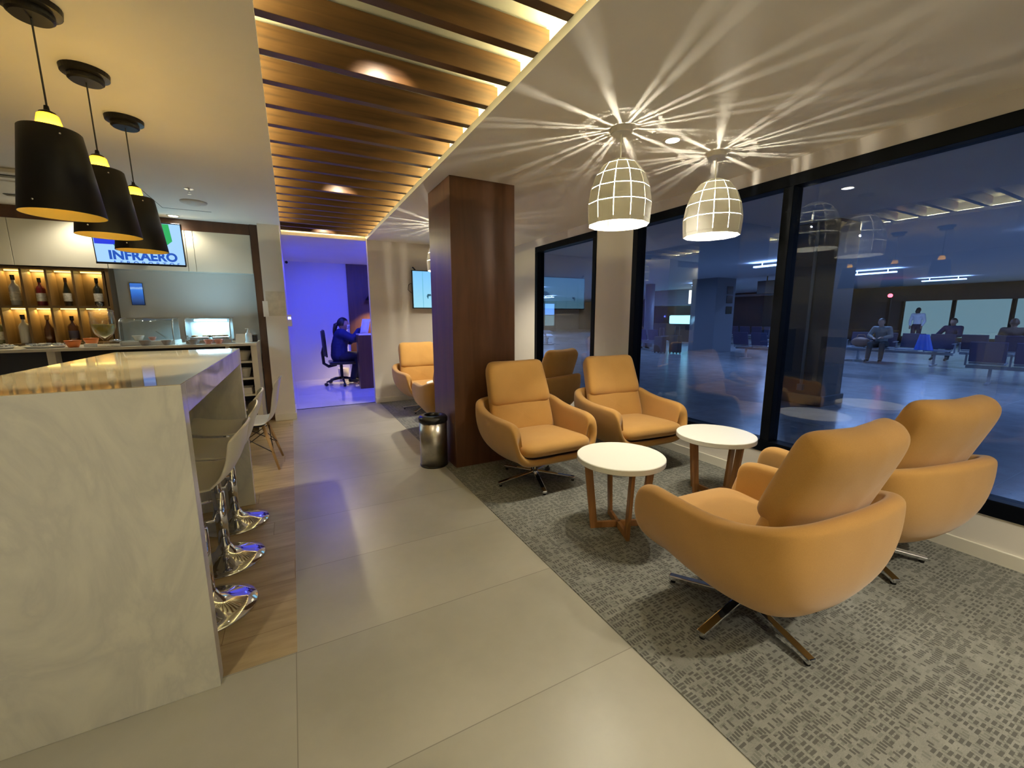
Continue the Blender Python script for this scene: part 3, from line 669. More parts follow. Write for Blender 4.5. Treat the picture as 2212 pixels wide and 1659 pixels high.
# ================================================================== LOUNGE ARMCHAIRS
def armchair():
    e = empty('lounge_armchair', (0, 0, 0))
    half = [(0, -0.345, 0.315), (0.13, -0.345, 0.315), (0.25, -0.345, 0.325), (0.325, -0.345, 0.375), (0.368, -0.338, 0.47), (0.388, -0.305, 0.560), (0.398, -0.235, 0.597),
            (0.412, -0.10, 0.603), (0.422, 0.06, 0.605), (0.425, 0.20, 0.622), (0.415, 0.32, 0.652), (0.365, 0.415, 0.675), (0.24, 0.465, 0.685), (0.0, 0.48, 0.688)]
    R = spline(half, 4)
    rim = R + [Vector((-p.x, p.y, p.z)) for p in reversed(R[1:-1])]
    n = len(rim); cols = []
    for i, p in enumerate(rim):
        q0, q1 = rim[i-1], rim[(i+1) % n]
        t = Vector((q1.x-q0.x, q1.y-q0.y, 0)).normalized(); nin = Vector((-t.y, t.x, 0))
        if nin.dot(Vector((-p.x, 0.06-p.y, 0))) < 0: nin = -nin
        front = max(0.0, min(1.0, (0.50-p.z)/0.16)) if p.y < 0 else 0.0
        ang = math.atan2(p.y-0.06, p.x)
        b = Vector((0.19*math.cos(ang), 0.08+0.19*math.sin(ang), 0.195))
        th = 0.075*(1-front)+0.05*front
        bulge = 1.0
        c1 = Vector((b.x+(p.x-b.x)*0.88, b.y+(p.y-b.y)*(0.95 if p.y > 0 else 0.80), 0.235))
        c2 = Vector((p.x*1.03, p.y*1.015, p.z-(p.z-0.2)*0.42))
        col = [Vector((b.x*0.02, 0.08+(b.y-0.08)*0.02, 0.19)), Vector((b.x*0.5, 0.08+(b.y-0.08)*0.5, 0.19)), b]
        top = p - Vector((0, 0, 0.030))
        for k in range(1, 9):
            s = k/8
            col.append(b*(1-s)**3 + c1*3*s*(1-s)**2 + c2*3*s*s*(1-s) + top*s**3)
        # round top edge
        rr = th/2
        for a in (30, 60, 90, 120, 150, 180):
            a = math.radians(a)
            col.append(top + nin*(rr-rr*math.cos(a)) + Vector((0, 0, 0.030*math.sin(a))))
        zin = min(0.30, p.z-0.04)
        inner = top + nin*th
        for s in (0.35, 0.75, 1.0):
            col.append(Vector((inner.x+nin.x*0.035*s, inner.y+nin.y*0.035*s, inner.z+(zin-inner.z)*s)))
        col.append(Vector((inner.x*0.4, inner.y*0.4, zin-0.004))); col.append(Vector((0.01*math.cos(ang), 0.01*math.sin(ang), zin-0.004)))
        cols.append(col)
    MB().grid(cols, cu=True).build('shell', FABRIC, e, smooth=True, sub=1)
    def cushion(name, prof_f, wfun, nz=14, nx=13, th=None):
        pass
    # seat cushion : superellipsoid grid
    def pillow(name, cx, cy, cz, hx, hy, hz, rot=0.0, taper=0.0, ex=0.35, bow=0.0, crown=0.0, m=None):
        keep = m is not None; m = m or MB(); U, V = 40, 14
        M = Matrix.Translation((cx, cy, cz)) @ Matrix.Rotation(rot, 4, 'X')
        def sp(v, k): return math.copysign(abs(v)**k, v)
        rows = []
        for j in range(V+1):
            ph = -PI/2+PI*j/V; r = []
            cph = max(0.0, math.cos(ph))**0.42; z = sp(math.sin(ph), 0.75)*hz
            for i in range(U):
                th_ = 2*PI*i/U
                x = sp(math.cos(th_), ex)*cph*hx; y = sp(math.sin(th_), ex)*cph*hy
                x *= 1+taper*(y/hy)
                zz = z + bow*(x/hx)**2 + crown*(1-(x/hx)**2)*(1-(y/hy)**2)*(1 if z > 0 else 0)
                r.append(M @ Vector((x, y, zz)))
            rows.append(r)
        m.grid(rows, cv=True)
        if keep: return m
        return m.build(name, FABRIC, e, smooth=True)
    pillow('seat_cushion', 0, -0.055, 0.372, 0.322, 0.315, 0.068, rot=math.radians(-3), taper=-0.02, ex=0.30, crown=0.012)
    # cushions of the back (local y = up along the back)
    pillow('lower_back', 0, 0.283, 0.515, 0.305, 0.175, 0.065, rot=math.radians(74), taper=-0.03, ex=0.3, bow=0.035)
    hm = MB()
    pillow('headrest', 0, 0.364, 0.796, 0.290, 0.206, 0.078, rot=math.radians(70), taper=-0.045, ex=0.22, bow=0.045, m=hm)
    pillow('headrest', 0, 0.378, 0.712, 0.293, 0.262, 0.045, rot=math.radians(70), taper=-0.045, ex=0.22, bow=0.045, m=hm)
    hr = hm.build('headrest', FABRIC, e, smooth=True)
    md = hr.modifiers.new('remesh', 'REMESH'); md.mode = 'VOXEL'; md.voxel_size = 0.010; md.use_smooth_shade = True
    md = hr.modifiers.new('smooth', 'SMOOTH'); md.factor = 0.5; md.iterations = 14
    dgx = bpy.context.evaluated_depsgraph_get(); bpy.context.view_layer.update(); mex = bpy.data.meshes.new_from_object(hr.evaluated_get(bpy.context.evaluated_depsgraph_get()))
    hr.modifiers.clear(); hr.data = mex
    # swivel base
    MB().tube([(0, 0.03, 0.05), (0, 0.03, 0.20)], 0.030, 24).build('stem', CHROME, e, smooth=True)
    MB().lathe([(0, 0.13), (0.11, 0.165), (0.13, 0.19), (0, 0.19)], 24, c=(0, 0.03, 0)).build('mount_plate', BLACKP, e)
    m = MB()
    for k in range(5):
        a = 2*PI*k/5
        d = Vector((math.cos(a), math.sin(a), 0))
        m.bar(Vector((0, 0, 0.072)), d*0.350+Vector((0, 0, 0.026)), 0.038, 0.024)
    m.build('star_base', CHROME, e, bevel=0.005)
    sb = [o for o in e.children if o.name.startswith('star_base')][0]; sb.location = (0, 0.03, 0)
    for k in range(5):
        a = 2*PI*k/5
        MB().lathe([(0, 0), (0.012, 0), (0.014, 0.016), (0, 0.016)], 12, c=(0.33*math.cos(a), 0.33*math.sin(a), 0.0)).build('foot_glide', BLACKP, sb)
    return e
A0 = armchair()
CH = 'mustard yellow swivel armchair '
chairs = [((1.76, 2.90), 0.5, 'facing the camera in front of the wooden column'),
          ((2.773, 2.855), -4.9, 'facing the camera beside the window, behind the far round table'),
          ((1.815, 1.095), 176.8, 'seen from behind in the foreground, largest and nearest the camera'),
          ((2.881, 1.117), 169.2, 'seen from behind next to the window sill at the right edge'),
          ((1.72, 6.04), 4.0, 'facing the camera behind the wooden column under the wall television'),
          ((1.66, 4.80), 181.0, 'seen from behind, mostly hidden by the wooden column'),
          ((2.74, 4.50), 198.0, 'turned away, its dark back showing between the two front-facing armchairs')]
for i, ((x, y), d, lb) in enumerate(chairs):
    c_ = A0 if i == 0 else copy_tree(A0)
    c_.location = (x, y, 0.004); c_.rotation_euler.z = math.radians(d)
    for q_ in [x for x in bpy.data.objects if x.parent == c_ and x.name.startswith('star_base')]: q_.rotation_euler.z = math.radians((37, 36, 41, 20, 10, 30, 50)[i]-d)
    tag(c_, CH+lb, 'armchair', 'mustard armchairs of the lounge')

# ---- round side tables
def side_table(loc, rz):
    e = empty('side_table', loc, rz)
    MB().lathe([(0, 0.462), (0.276, 0.462), (0.281, 0.466), (0.281, 0.496), (0.277, 0.5), (0, 0.5)], 64).build('table_top', TABLETOP, e, bevel=0.0)
    for k in range(4):
        a = k*PI/2; d = Vector((math.cos(a), math.sin(a), 0))
        MB().bar(d*0.165+Vector((0, 0, 0.0)), d*0.215+Vector((0, 0, 0.462)), 0.022, 0.048, up=d).build('leg', OAK, e, bevel=0.002)
        MB().bar(d*0.012+Vector((0, 0, 0.022)), d*0.160+Vector((0, 0, 0.022)), 0.022, 0.042).build('stretcher', OAK, e, bevel=0.002)
    return e
T0 = side_table((1.83, 1.957, 0.004), math.radians(67))
tag(T0, 'round white side table on wooden legs in front of the near armchairs', 'side table', 'round white side tables')
for x, y, rz, lb in ((2.818, 1.992, -3, 'round white side table on wooden legs standing close to the big window'),
                     (1.84, 5.42, 10, 'round white side table mostly hidden behind the wooden column')):
    c_ = copy_tree(T0); c_.location = (x, y, 0.004); c_.rotation_euler.z = math.radians(rz); c_['label'] = lb

# ---- trash can
e = empty('trash_can', (1.105, 3.70, 0)); tag(e, 'round brushed steel trash can with black lid beside the wooden column', 'trash can')
MB().lathe([(0, 0.004), (0.128, 0.004), (0.128, 0.44), (0, 0.44)], 48).build('body', STEEL, e, smooth=False)
for p in e.children: 
    for pl in p.data.polygons: pl.use_smooth = abs(pl.normal.z) < 0.5
MB().lathe([(0, 0), (0.131, 0), (0.132, 0.014), (0.126, 0.018), (0, 0.018)], 48).build('base_ring', BLACKP, e)
MB().lathe([(0.131, 0.425), (0.136, 0.43), (0.136, 0.462), (0.120, 0.482), (0.085, 0.490), (0.072, 0.486), (0.068, 0.43), (0.1, 0.425)], 48, closed=True).build('lid', BLACKP, e, smooth=True)

# ================================================================== BACK BAR (plane Y ~ 6.45)
YB = 6.46
FR = MB().box(-4.15, -0.385, YB, YB+0.03, 2.432, ZC).box(-0.385, -0.300, YB-0.02, YB+0.10, 0.0, ZC)
struct('trim_2', FR, FRAMEWOOD, bevel=0.002)
struct('wall_backsplash', MB().box(-1.82, -0.386, YB+0.20, YB+0.24, 0.9, 1.965), SPLASH)
def cabinet(x0, x1, label, seams, name='wall_cabinet'):
    e = empty(name, ((x0+x1)/2, YB, 1.95)); tag(e, label, 'cabinet')
    cx = (x0+x1)/2
    MB().box(x0-cx, x1-cx, 0.025, 0.36, 0.0, 0.48).build('body', CREAM, e)
    ed = [x0]+seams+[x1]
    for a, b in zip(ed[:-1], ed[1:]):
        MB().box(a-cx+0.002, b-cx-0.002, 0.0, 0.022, 0.0, 0.48).build('door', CREAM, e, bevel=0.002)
cabinet(-4.15, -1.805, 'cream gloss wall cabinet over the lit bottle niches', [-3.3, -2.55])
cabinet(-1.062, -0.387, 'cream gloss wall cabinet right of the bar television', [-0.985])
cabinet(-1.803, -1.064, 'grey shadowed cabinet panel directly behind the bar television', [])
# bottle niches
ex = [-3.15, -2.93, -2.728, -2.529, -2.337, -2.122, -1.868]
e = empty('bottle_shelf', (-2.5, YB+0.02, 1.09)); tag(e, 'brown wooden bottle rack with two rows of lit niches at the back of the bar', 'shelf')
bx0, bx1 = -3.17-(-2.5), -1.845-(-2.5)
MB().box(bx0, bx1, 0.20, 0.22, 0.0, 0.858).build('back_panel', NICHEWOOD, e)
for z in (0.012, 0.425, 0.838):
    MB().box(bx0, bx1, 0.0, 0.20, z-0.012, z+0.012).build('shelf_board', NICHEWOOD, e)
for x in ex:
    MB().box(x+2.5-0.010, x+2.5+0.010, 0.002, 0.20, 0.024, 0.826).build('divider', NICHEWOOD, e)
MB().box(bx1, bx1+0.03, -0.005, 0.22, 0.0, 0.858).build('side_panel', NICHEWOOD, e)
for i in range(6):
    for z in (0.410, 0.823):
        cx = (ex[i]+ex[i+1])/2
        o = MB().box(ex[i]+2.5+0.02, ex[i+1]+2.5-0.02, 0.150, 0.165, z-0.010, z).build('niche_light', LEDNICHE, e)
        area('niche_lamp', (cx, YB+0.02+0.15, 1.09+z-0.015), (0.16, 0.02), 0.7, (1.0, 0.74, 0.26), (math.radians(8), 0, 0))
# bottles
def bottle(x, z, h, r, body, capm, label_m, lbl, shape='square', y=YB+0.10):
    e = empty('liquor_bottle', (x, y, z)); tag(e, lbl, 'bottle', 'bottles in the lit niches')
    if shape == 'square':
        pr = [(0, 0), (r*0.95, 0), (r, 0.008), (r, h*0.60), (r*0.75, h*0.68), (r*0.34, h*0.74), (r*0.34, h*0.86), (0, h*0.86)]
    elif shape == 'wine':
        pr = [(0, 0), (r, 0), (r, h*0.42), (r*0.8, h*0.55), (r*0.36, h*0.78), (r*0.34, h*0.9), (0, h*0.9)]
    else:
        pr = [(0, 0), (r*0.9, 0), (r, h*0.25), (r*0.95, h*0.5), (r*0.4, h*0.68), (r*0.3, h*0.85), (0, h*0.85)]
    MB().lathe(pr, 20).build('glass_body', body, e, smooth=True)
    MB().lathe([(0, h*0.84), (r*0.4, h*0.84), (r*0.4, h), (0, h)], 14).build('cap', capm, e)
    if label_m:
        MB().lathe([(r*1.01, h*0.16), (r*1.02, h*0.17), (r*1.02, h*0.44), (r*1.01, h*0.45)], 20).build('bottle_label', label_m, e, smooth=True)
GSILV = plain('clear_bottle', (0.45, 0.45, 0.42), 0.08, coat=0.6); GRED = plain('red_bottle', (0.18, 0.008, 0.01), 0.08, coat=0.6)
GDK = plain('dark_green_bottle', (0.012, 0.015, 0.008), 0.1, coat=0.6); GBR = plain('amber_bottle', (0.09, 0.03, 0.01), 0.1, coat=0.6)
GGR = plain('pale_green_bottle', (0.22, 0.22, 0.10), 0.1, coat=0.6)
LBLW = plain('bottle_label_paper', (0.62, 0.60, 0.52), 0.6, noise=0.3, nscale=60); LBLB = plain('dark_label_paper', (0.04, 0.03, 0.05), 0.5)
CAPG = plain('cap_gold', (0.45, 0.28, 0.07), 0.4)
zl, zu = 1.115, 1.528
bot = [(-2.805, zu, 0.29, 0.042, GBR, BLACKP, LBLW, 'amber bottle at the left end of the upper niche row', 'round'),
 (-2.625, zu, 0.325, 0.043, GSILV, BLACKP, LBLW, 'clear bottle with a pale label and black cap in the upper niche row', 'square'),
 (-2.425, zu, 0.30, 0.040, GRED, BLACKP, LBLW, 'red bottle with small white label in the upper niche row', 'square'),
 (-2.215, zu, 0.31, 0.036, GDK, GBR, LBLW, 'slim dark wine bottle with white label in the upper niche row', 'wine'),
 (-1.955, zu, 0.315, 0.040, GDK, BLACKP, LBLW, 'dark bottle with white label above the glass dispenser', 'square'),
 (-2.80, zl, 0.30, 0.050, GGR, BLACKP, LBLW, 'greenish bottle at the left end of the lower niche row', 'square'),
 (-2.605, zl, 0.315, 0.046, GSILV, BLACKP, None, 'plain smoky clear bottle in the lower niche row', 'square'),
 (-2.415, zl, 0.31, 0.044, GBR, CAPG, None, 'squat amber bottle with gold cap in the lower niche row', 'round'),
 (-2.215, zl, 0.30, 0.044, GBR, BLACKP, LBLB, 'amber bottle with a dark label, rightmost of the lower niche row', 'square')]
for b in bot: bottle(*b)

# ---- television of the bar
def television(loc, w_, h_, label, rotx=0.0, name='television'):
    e = empty(name, loc); e.rotation_euler.x = rotx; tag(e, label, 'television')
    MB().box(-w_/2, w_/2, 0.0, 0.045, 0.0, h_).build('bezel', BLACKP, e, bevel=0.003)
    return e
TVB = emit('screen_light_blue', (0.36, 0.62, 1.0), 0.5)
E_ = television((-1.457, YB-0.14, 1.995), 0.80, 0.475, 'wall television behind the black pendants showing a blue and green airport logo', math.radians(6))
S1 = MB().box(-0.39, 0.39, -0.0015, 0.0, 0.012, 0.463).build('screen', TVB, E_)
MB().box(-0.1, 0.1, 0.045, 0.155, 0.15, 0.35).build('wall_mount', BLACKP, E_)
TBL = emit('screen_blue', (0.02, 0.13, 0.75), 0.65); TDB = emit('screen_deep_blue', (0.01, 0.03, 0.55), 0.6); TGR = emit('screen_green', (0.02, 0.33, 0.09), 0.6); TTX = emit('screen_text_blue', (0.01, 0.08, 0.45), 0.5)
def poly(name, pts, mat, par, y=-0.0026):
    m = MB(); a = [m.bm.verts.new((x, y, z)) for x, z in pts]; m.bm.faces.new(a)
    b = [m.bm.verts.new((x, y+0.0008, z)) for x, z in pts]; m.bm.faces.new(b[::-1])
    n = len(pts)
    for i in range(n): m.bm.faces.new([a[i], b[i], b[(i+1)%n], a[(i+1)%n]])
    return m.build(name, mat, par)
poly('screen_logo', [(-0.385, 0.205), (-0.12, 0.205), (-0.16, 0.24), (-0.385, 0.31)], TDB, S1)
poly('screen_logo', [(-0.385, 0.31), (-0.16, 0.24), (-0.12, 0.205), (-0.02, 0.32), (-0.10, 0.46), (-0.385, 0.46)], TBL, S1)
poly('screen_logo', [(-0.23, 0.205), (-0.12, 0.205), (-0.16, 0.172), (-0.21, 0.172)], TGR, S1)
poly('screen_logo', [(0.02, 0.46), (0.285, 0.46), (0.30, 0.275), (0.23, 0.215), (0.02, 0.30)], TGR, S1)
def text(s, size, x, y, z, mat, par, name, off=0.0, space=1.0):
    cu = bpy.data.curves.new(name, 'FONT'); cu.body = s; cu.size = size; cu.align_x = 'CENTER'; cu.extrude = 0.0006; cu.offset = off; cu.space_character = space
    cu.materials.append(mat)
    o = bpy.data.objects.new(name, cu); COL.objects.link(o); dg = bpy.context.evaluated_depsgraph_get(); me = bpy.data.meshes.new_from_object(o.evaluated_get(dg)); bpy.data.objects.remove(o)
    o = bpy.data.objects.new(name, me); COL.objects.link(o); o.parent = par; o.location = (x, y, z); o.rotation_euler = (PI/2, 0, 0); return o
text('INFRAERO', 0.128, 0.02, -0.0032, 0.050, TTX, S1, 'screen_text', 0.0055, 1.02)
text('AEROPORTOS', 0.055, 0.04, -0.0032, -0.006, TTX, S1, 'screen_text', 0.0008, 2.0)
MB().box(-0.40, 0.40, -0.008, 0.0, -0.008, 0.014).build('bezel_lip', BLACKP, E_)
# ---- small blue picture on the backsplash
BLUP = bpy.data.materials.new('beach_poster'); BLUP.use_nodes = True
_nt = BLUP.node_tree; _bs = _nt.nodes['Principled BSDF']; _tc = _nt.nodes.new('ShaderNodeTexCoord'); _sp = _nt.nodes.new('ShaderNodeSeparateXYZ'); _r = _nt.nodes.new('ShaderNodeValToRGB')
_n = _nt.nodes.new('ShaderNodeTexNoise'); _n.inputs['Scale'].default_value = 16; _nt.links.new(_tc.outputs['Object'], _n.inputs['Vector'])
_ma = _nt.nodes.new('ShaderNodeMath'); _ma.operation = 'MULTIPLY_ADD'; _ma.inputs[1].default_value = 0.10
_mb = _nt.nodes.new('ShaderNodeMath'); _mb.operation = 'MULTIPLY'; _mb.inputs[1].default_value = 3.6
_nt.links.new(_tc.outputs['Object'], _sp.inputs[0]); _nt.links.new(_sp.outputs[2], _mb.inputs[0]); _nt.links.new(_n.outputs[0], _ma.inputs[0]); _nt.links.new(_mb.outputs[0], _ma.inputs[2]); _nt.links.new(_ma.outputs[0], _r.inputs[0])
_e = _r.color_ramp.elements; _e[0].color = (0.005, 0.01, 0.05, 1); _e[1].color = (0.06, 0.2, 0.65, 1)
for p_, c_ in ((0.25, (0.03, 0.08, 0.25)), (0.45, (0.03, 0.12, 0.5)), (0.7, (0.05, 0.22, 0.75)), (0.78, (0.3, 0.5, 0.9)), (0.84, (0.04, 0.15, 0.6))):
    q_ = _e.new(p_); q_.color = (*c_, 1)
_nt.links.new(_r.outputs[0], _bs.inputs['Base Color']); _nt.links.new(_r.outputs[0], _bs.inputs['Emission Color']); _bs.inputs['Emission Strength'].default_value = 0.35; _bs.inputs['Roughness'].default_value = 0.2
e = empty('blue_display_screen', (-1.63, YB+0.19, 1.545)); tag(e, 'small upright blue display on the grey backsplash right of the bottle niches', 'screen')
MB().box(-0.062, 0.062, -0.002, 0.008, 0.0, 0.262).build('bezel', BLACKP, e)
MB().box(-0.058, 0.058, -0.004, -0.002, 0.004, 0.258).build('display', BLUP, e)

# ---- back counter
e = empty('back_counter', (-1.6, 6.1, 0)); tag(e, 'long white back counter with dark fronts and open shelf at its right end', 'counter')
q = -1.6
MB().box(-4.1-q, -0.386-q, -0.37, 0.345, 1.065, 1.095).build('counter_top', COUNTERW, e, bevel=0.003)
MB().box(-0.452-q, -0.392-q, -0.34, 0.30, 0.0, 1.065).build('side_panel', COUNTERW, e)
MB().box(-0.70-q, -0.66-q, -0.34, 0.30, 0.0, 1.065).build('side_panel', COUNTERW, e)
for z in (0.30, 0.48, 0.68, 0.88):
    MB().box(-0.66-q, -0.452-q, -0.30, 0.30, z-0.022, z).build('shelf_board', COUNTERW, e)
MB().box(-0.66-q, -0.452-q, 0.28, 0.30, 0.0, 1.065).build('back_panel', DARKCAB, e)
MB().box(-2.11-q, -0.70-q, -0.22, 0.30, 0.0, 1.065).build('cabinet_front', DARKCAB, e)
MB().box(-2.17-q, -2.11-q, -0.34, 0.30, 0.0, 1.065).build('side_panel', COUNTERW, e)
MB().box(-4.1-q, -2.17-q, -0.22, 0.30, 0.0, 1.065).build('fridge_front', plain('fridge_dark', (0.05, 0.06, 0.09), 0.25), e)
MB().tube([(-3.6-q, -0.25, 0.80), (-2.2-q, -0.25, 0.80)], 0.012, 10).build('handle', STEEL, e)
ZT = 1.0955
def lathe_obj(name, prof, mat, loc, label, cat, seg=28, group=None, rz=0):
    o = MB().lathe(prof, seg).build(name, mat, smooth=True); o.location = loc; tag(o, label, cat, group); return o
BOWL = [(0, 0), (0.035, 0), (0.04, 0.004), (0.062, 0.055), (0.066, 0.072), (0.061, 0.072), (0.055, 0.05), (0.035, 0.010), (0, 0.008)]
def bowl(x, y, s, mat, label, z=ZT, h=1.0):
    return lathe_obj('bowl', [(r*s, zz*s*h) for r, zz in BOWL], mat, (x, y, z), label, 'bowl', group='bowls of the bar')
# things in the open shelf
bowl(-0.555, 5.95, 1.35, CERAMIC, 'white bowl on the top open shelf at the right end of the back counter', 0.8805, 1.2)
bowl(-0.54, 5.92, 0.95, CERAMIC, 'white cup-like bowl on the second open shelf of the back counter', 0.6805, 1.6)
o = MB().box(-0.075, 0.075, -0.11, 0.11, 0, 0.075).build('stacked_napkins', PAPER, bevel=0.004); o.location = (-0.56, 5.93, 0.4805); tag(o, 'white napkin stack on the lowest visible shelf of the back counter', 'napkins')
# snack platters
def platter(x, y, rx, ry, label, seed):
    e = empty('snack_platter', (x, y, ZT)); tag(e, label, 'platter')
    M = Matrix.Diagonal((rx, ry, 1, 1))
    MB().lathe([(0, 0), (0.75, 0), (0.8, 0.004), (1.0, 0.020), (0.99, 0.024), (0.78, 0.010), (0, 0.008)], 40, M=M).build('plate', CERAMIC, e, smooth=True)
    rnd = random.Random(seed); m = MB()
    for i in range(26):
        a = rnd.uniform(0, 2*PI); r = math.sqrt(rnd.random())*0.72
        Mx = Matrix.Translation((rx*r*math.cos(a), ry*r*math.sin(a), 0.022+rnd.uniform(0, 0.018))) @ Matrix.Rotation(rnd.uniform(0, PI), 4, 'Z') @ Matrix.Rotation(rnd.uniform(-0.5, 0.5), 4, 'X')
        m.box(-0.022, 0.022, -0.014, 0.014, -0.007, 0.007, Mx)
    o = m.build('wrapped_snacks', SNACK, e, bevel=0.004); o['kind'] = 'stuff'
platter(-2.23, 5.92, 0.17, 0.13, 'white platter piled with small wrapped snacks left of the orange bowl', 1)
platter(-2.60, 5.96, 0.16, 0.13, 'white platter with bluish wrapped snacks at the left end of the back counter', 2)
bowl(-2.00, 5.86, 1.0, ORANGEC, 'orange bowl in front of the bottle niches')
bowl(-1.935, 6.10, 0.95, ORANGEC, 'pale orange bowl behind the white dish', h=1.2)
o = MB().box(-0.045, 0.045, -0.03, 0.03, 0, 0.035).build('white_dish', CERAMIC, bevel=0.006); o.location = (-1.87, 5.86, ZT); tag(o, 'small square white dish beside the foot of the glass dispenser', 'dish')
# drink dispenser
e = empty('drink_dispenser', (-1.77, 5.93, ZT)); tag(e, 'tall footed glass jar half full of yellow drink', 'dispenser')
MB().lathe([(0, 0), (0.062, 0), (0.064, 0.006), (0.022, 0.024), (0.016, 0.06), (0.024, 0.075), (0.075, 0.13), (0.098, 0.20), (0.100, 0.27), (0.094, 0.36), (0.091, 0.36), (0.097, 0.27), (0.095, 0.20), (0.072, 0.134), (0.0, 0.082)], 40).build('jar', JARG, e, smooth=True); jr = [o for o in e.children][0]
MB().lathe([(0, 0.086), (0.069, 0.136), (0.0935, 0.20), (0.0945, 0.232), (0, 0.232)], 40).build('yellow_drink', plain('yellow_drink', (0.50, 0.42, 0.06), 0.12, coat=0.4), jr, smooth=True)
MB().lathe([(0.094, 0.362), (0.100, 0.364), (0.096, 0.374), (0.05, 0.392), (0.016, 0.400), (0.012, 0.415), (0.024, 0.435), (0.020, 0.455), (0, 0.462)], 32).build('lid', JARG, e, smooth=True)
e = empty('sugar_jar', (-1.655, 5.80, ZT)); tag(e, 'small low glass jar with metal rim beside the glass dispenser', 'jar')
MB().lathe([(0, 0), (0.045, 0), (0.05, 0.02), (0.048, 0.055), (0, 0.055)], 24).build('jar', JARG, e, smooth=True)
MB().lathe([(0, 0.055), (0.05, 0.055), (0.052, 0.066), (0.03, 0.078), (0, 0.08)], 24).build('lid', CHROME, e, smooth=True)
# display cases
def display_case(x, y, w_, label, lit):
    e = empty('food_display_case', (x, y, ZT)); tag(e, label, 'display case')
    MB().box(-w_/2, w_/2, -0.17, 0.17, 0, 0.045).build('base', CHROME if lit else CERAMIC, e, bevel=0.006)
    arc = [(-0.165, 0.045), (-0.165, 0.16), (-0.145, 0.23), (-0.10, 0.275), (-0.03, 0.29), (0.165, 0.29)]
    sp = spline([(0, a, b) for a, b in arc], 4)
    rows = [[Vector((-w_/2+0.01, p.y, p.z)) for p in sp], [Vector((w_/2-0.01, p.y, p.z)) for p in sp]]
    MB().grid(rows).build('curved_glass', CLEARG, e, smooth=True, solid=0.004)
    for s_ in (-1, 1):
        MB().tube([(s_*(w_/2-0.008), p.y, p.z) for p in sp], 0.006, 8).build('side_frame', STEEL, e, smooth=True)
        m = MB(); vs = [m.bm.verts.new((s_*(w_/2-0.012), p.y, p.z)) for p in sp] + [m.bm.verts.new((s_*(w_/2-0.012), 0.165, 0.045))]
        m.bm.faces.new(vs); m.build('side_glass', CLEARG, e, solid=0.003)
    MB().box(-w_/2+0.01, w_/2-0.01, 0.155, 0.165, 0.045, 0.29).build('back_panel', plain('case_back', (0.5, 0.55, 0.56), 0.3) if 'case_back' not in MATS else MATS['case_back'], e)
    MB().box(-w_/2, w_/2, 0.10, 0.17, 0.285, 0.298).build('top_rail', STEEL, e)
    if lit:
        MB().tube([(-w_/2+0.06, 0.09, 0.265), (w_/2-0.06, 0.09, 0.265)], 0.010, 12).build('light_tube', LEDCOOL, e)
        area('case_light', (x, y+0.07, ZT+0.25), (w_-0.1, 0.04), 2.4, (0.42, 0.78, 1.0), (0, 0, 0))
        area('case_light', (x, y+0.13, ZT+0.305), (w_-0.1, 0.03), 1.8, (0.45, 0.78, 1.0), (PI, 0, 0))
        MB().box(-w_/2+0.03, -0.01, -0.11, 0.10, 0.045, 0.075).build('food_tray', STEEL, e, bevel=0.01)
        MB().box(0.02, w_/2-0.03, -0.11, 0.10, 0.045, 0.075).build('food_tray', STEEL, e, bevel=0.01)
        rnd = random.Random(5)
        m = MB()
        for i in range(14): m.ball((rnd.uniform(-w_/2+0.06, w_/2-0.06), rnd.uniform(-0.08, 0.07), 0.082), 0.028, 0.02, 0.014, 10, 6)
        o = m.build('pastries', FOOD, e, smooth=True); o['kind'] = 'stuff'
    return e
display_case(-1.41, 6.05, 0.47, 'curved glass food case, unlit, holding bowls on the back counter', False)
display_case(-0.86, 6.05, 0.44, 'curved glass food case glowing cool blue-white with pastries inside', True)
bowl(-1.52, 6.02, 0.8, CERAMIC, 'small white bowl inside the unlit glass case', ZT+0.0455)
bowl(-1.40, 6.02, 0.55, PINKC, 'small pink bowl inside the unlit glass case', ZT+0.0455)
e = empty('serving_tongs', (-1.31, 6.00, ZT+0.05)); tag(e, 'steel serving tongs leaning inside the unlit glass case', 'tongs')
MB().bar((-0.05, 0, 0.10), (0.05, -0.03, 0.012), 0.014, 0.003).bar((-0.05, 0.01, 0.10), (0.06, 0.02, 0.012), 0.014, 0.003).build('tong_arms', STEEL, e)
bowl(-1.42, 5.82, 0.80, TAUPEC, 'grey-brown bowl in front of the unlit glass case')
bowl(-1.235, 5.82, 0.75, TAUPEC, 'grey-brown bowl in front of the gap between the two glass cases')
bowl(-1.00, 5.82, 0.75, TAUPEC, 'grey-brown bowl in front of the lit glass case')
bowl(-0.86, 5.82, 0.70, PINKC, 'pale peach bowl in front of the lit glass case, left one')
bowl(-0.765, 5.82, 0.70, PINKC, 'pale peach bowl in front of the lit glass case, right one')
o = MB().box(-0.05, 0.05, 0, 0.003, 0, 0.115).build('menu_card', PAPER); o.rotation_euler = (math.radians(-25), 0, math.radians(-12)); o.location = (-0.56, 5.86, ZT); tag(o, 'white menu card leaning on the right end of the back counter', 'card')
e = empty('pump_bottle', (-0.478, 6.0, ZT)); tag(e, 'clear hand sanitizer pump bottle at the right end of the back counter', 'bottle')
MB().lathe([(0, 0), (0.034, 0), (0.036, 0.01), (0.036, 0.10), (0.015, 0.12), (0, 0.12)], 20).build('bottle_body', plain('clear_gel', (0.55, 0.58, 0.6), 0.1, coat=0.5), e, smooth=True)
MB().tube([(0, 0, 0.12), (0, 0, 0.16), (-0.03, -0.01, 0.162)], 0.006, 8).lathe([(0, 0.12), (0.017, 0.12), (0.015, 0.138), (0, 0.138)], 14).build('pump', CERAMIC, e)
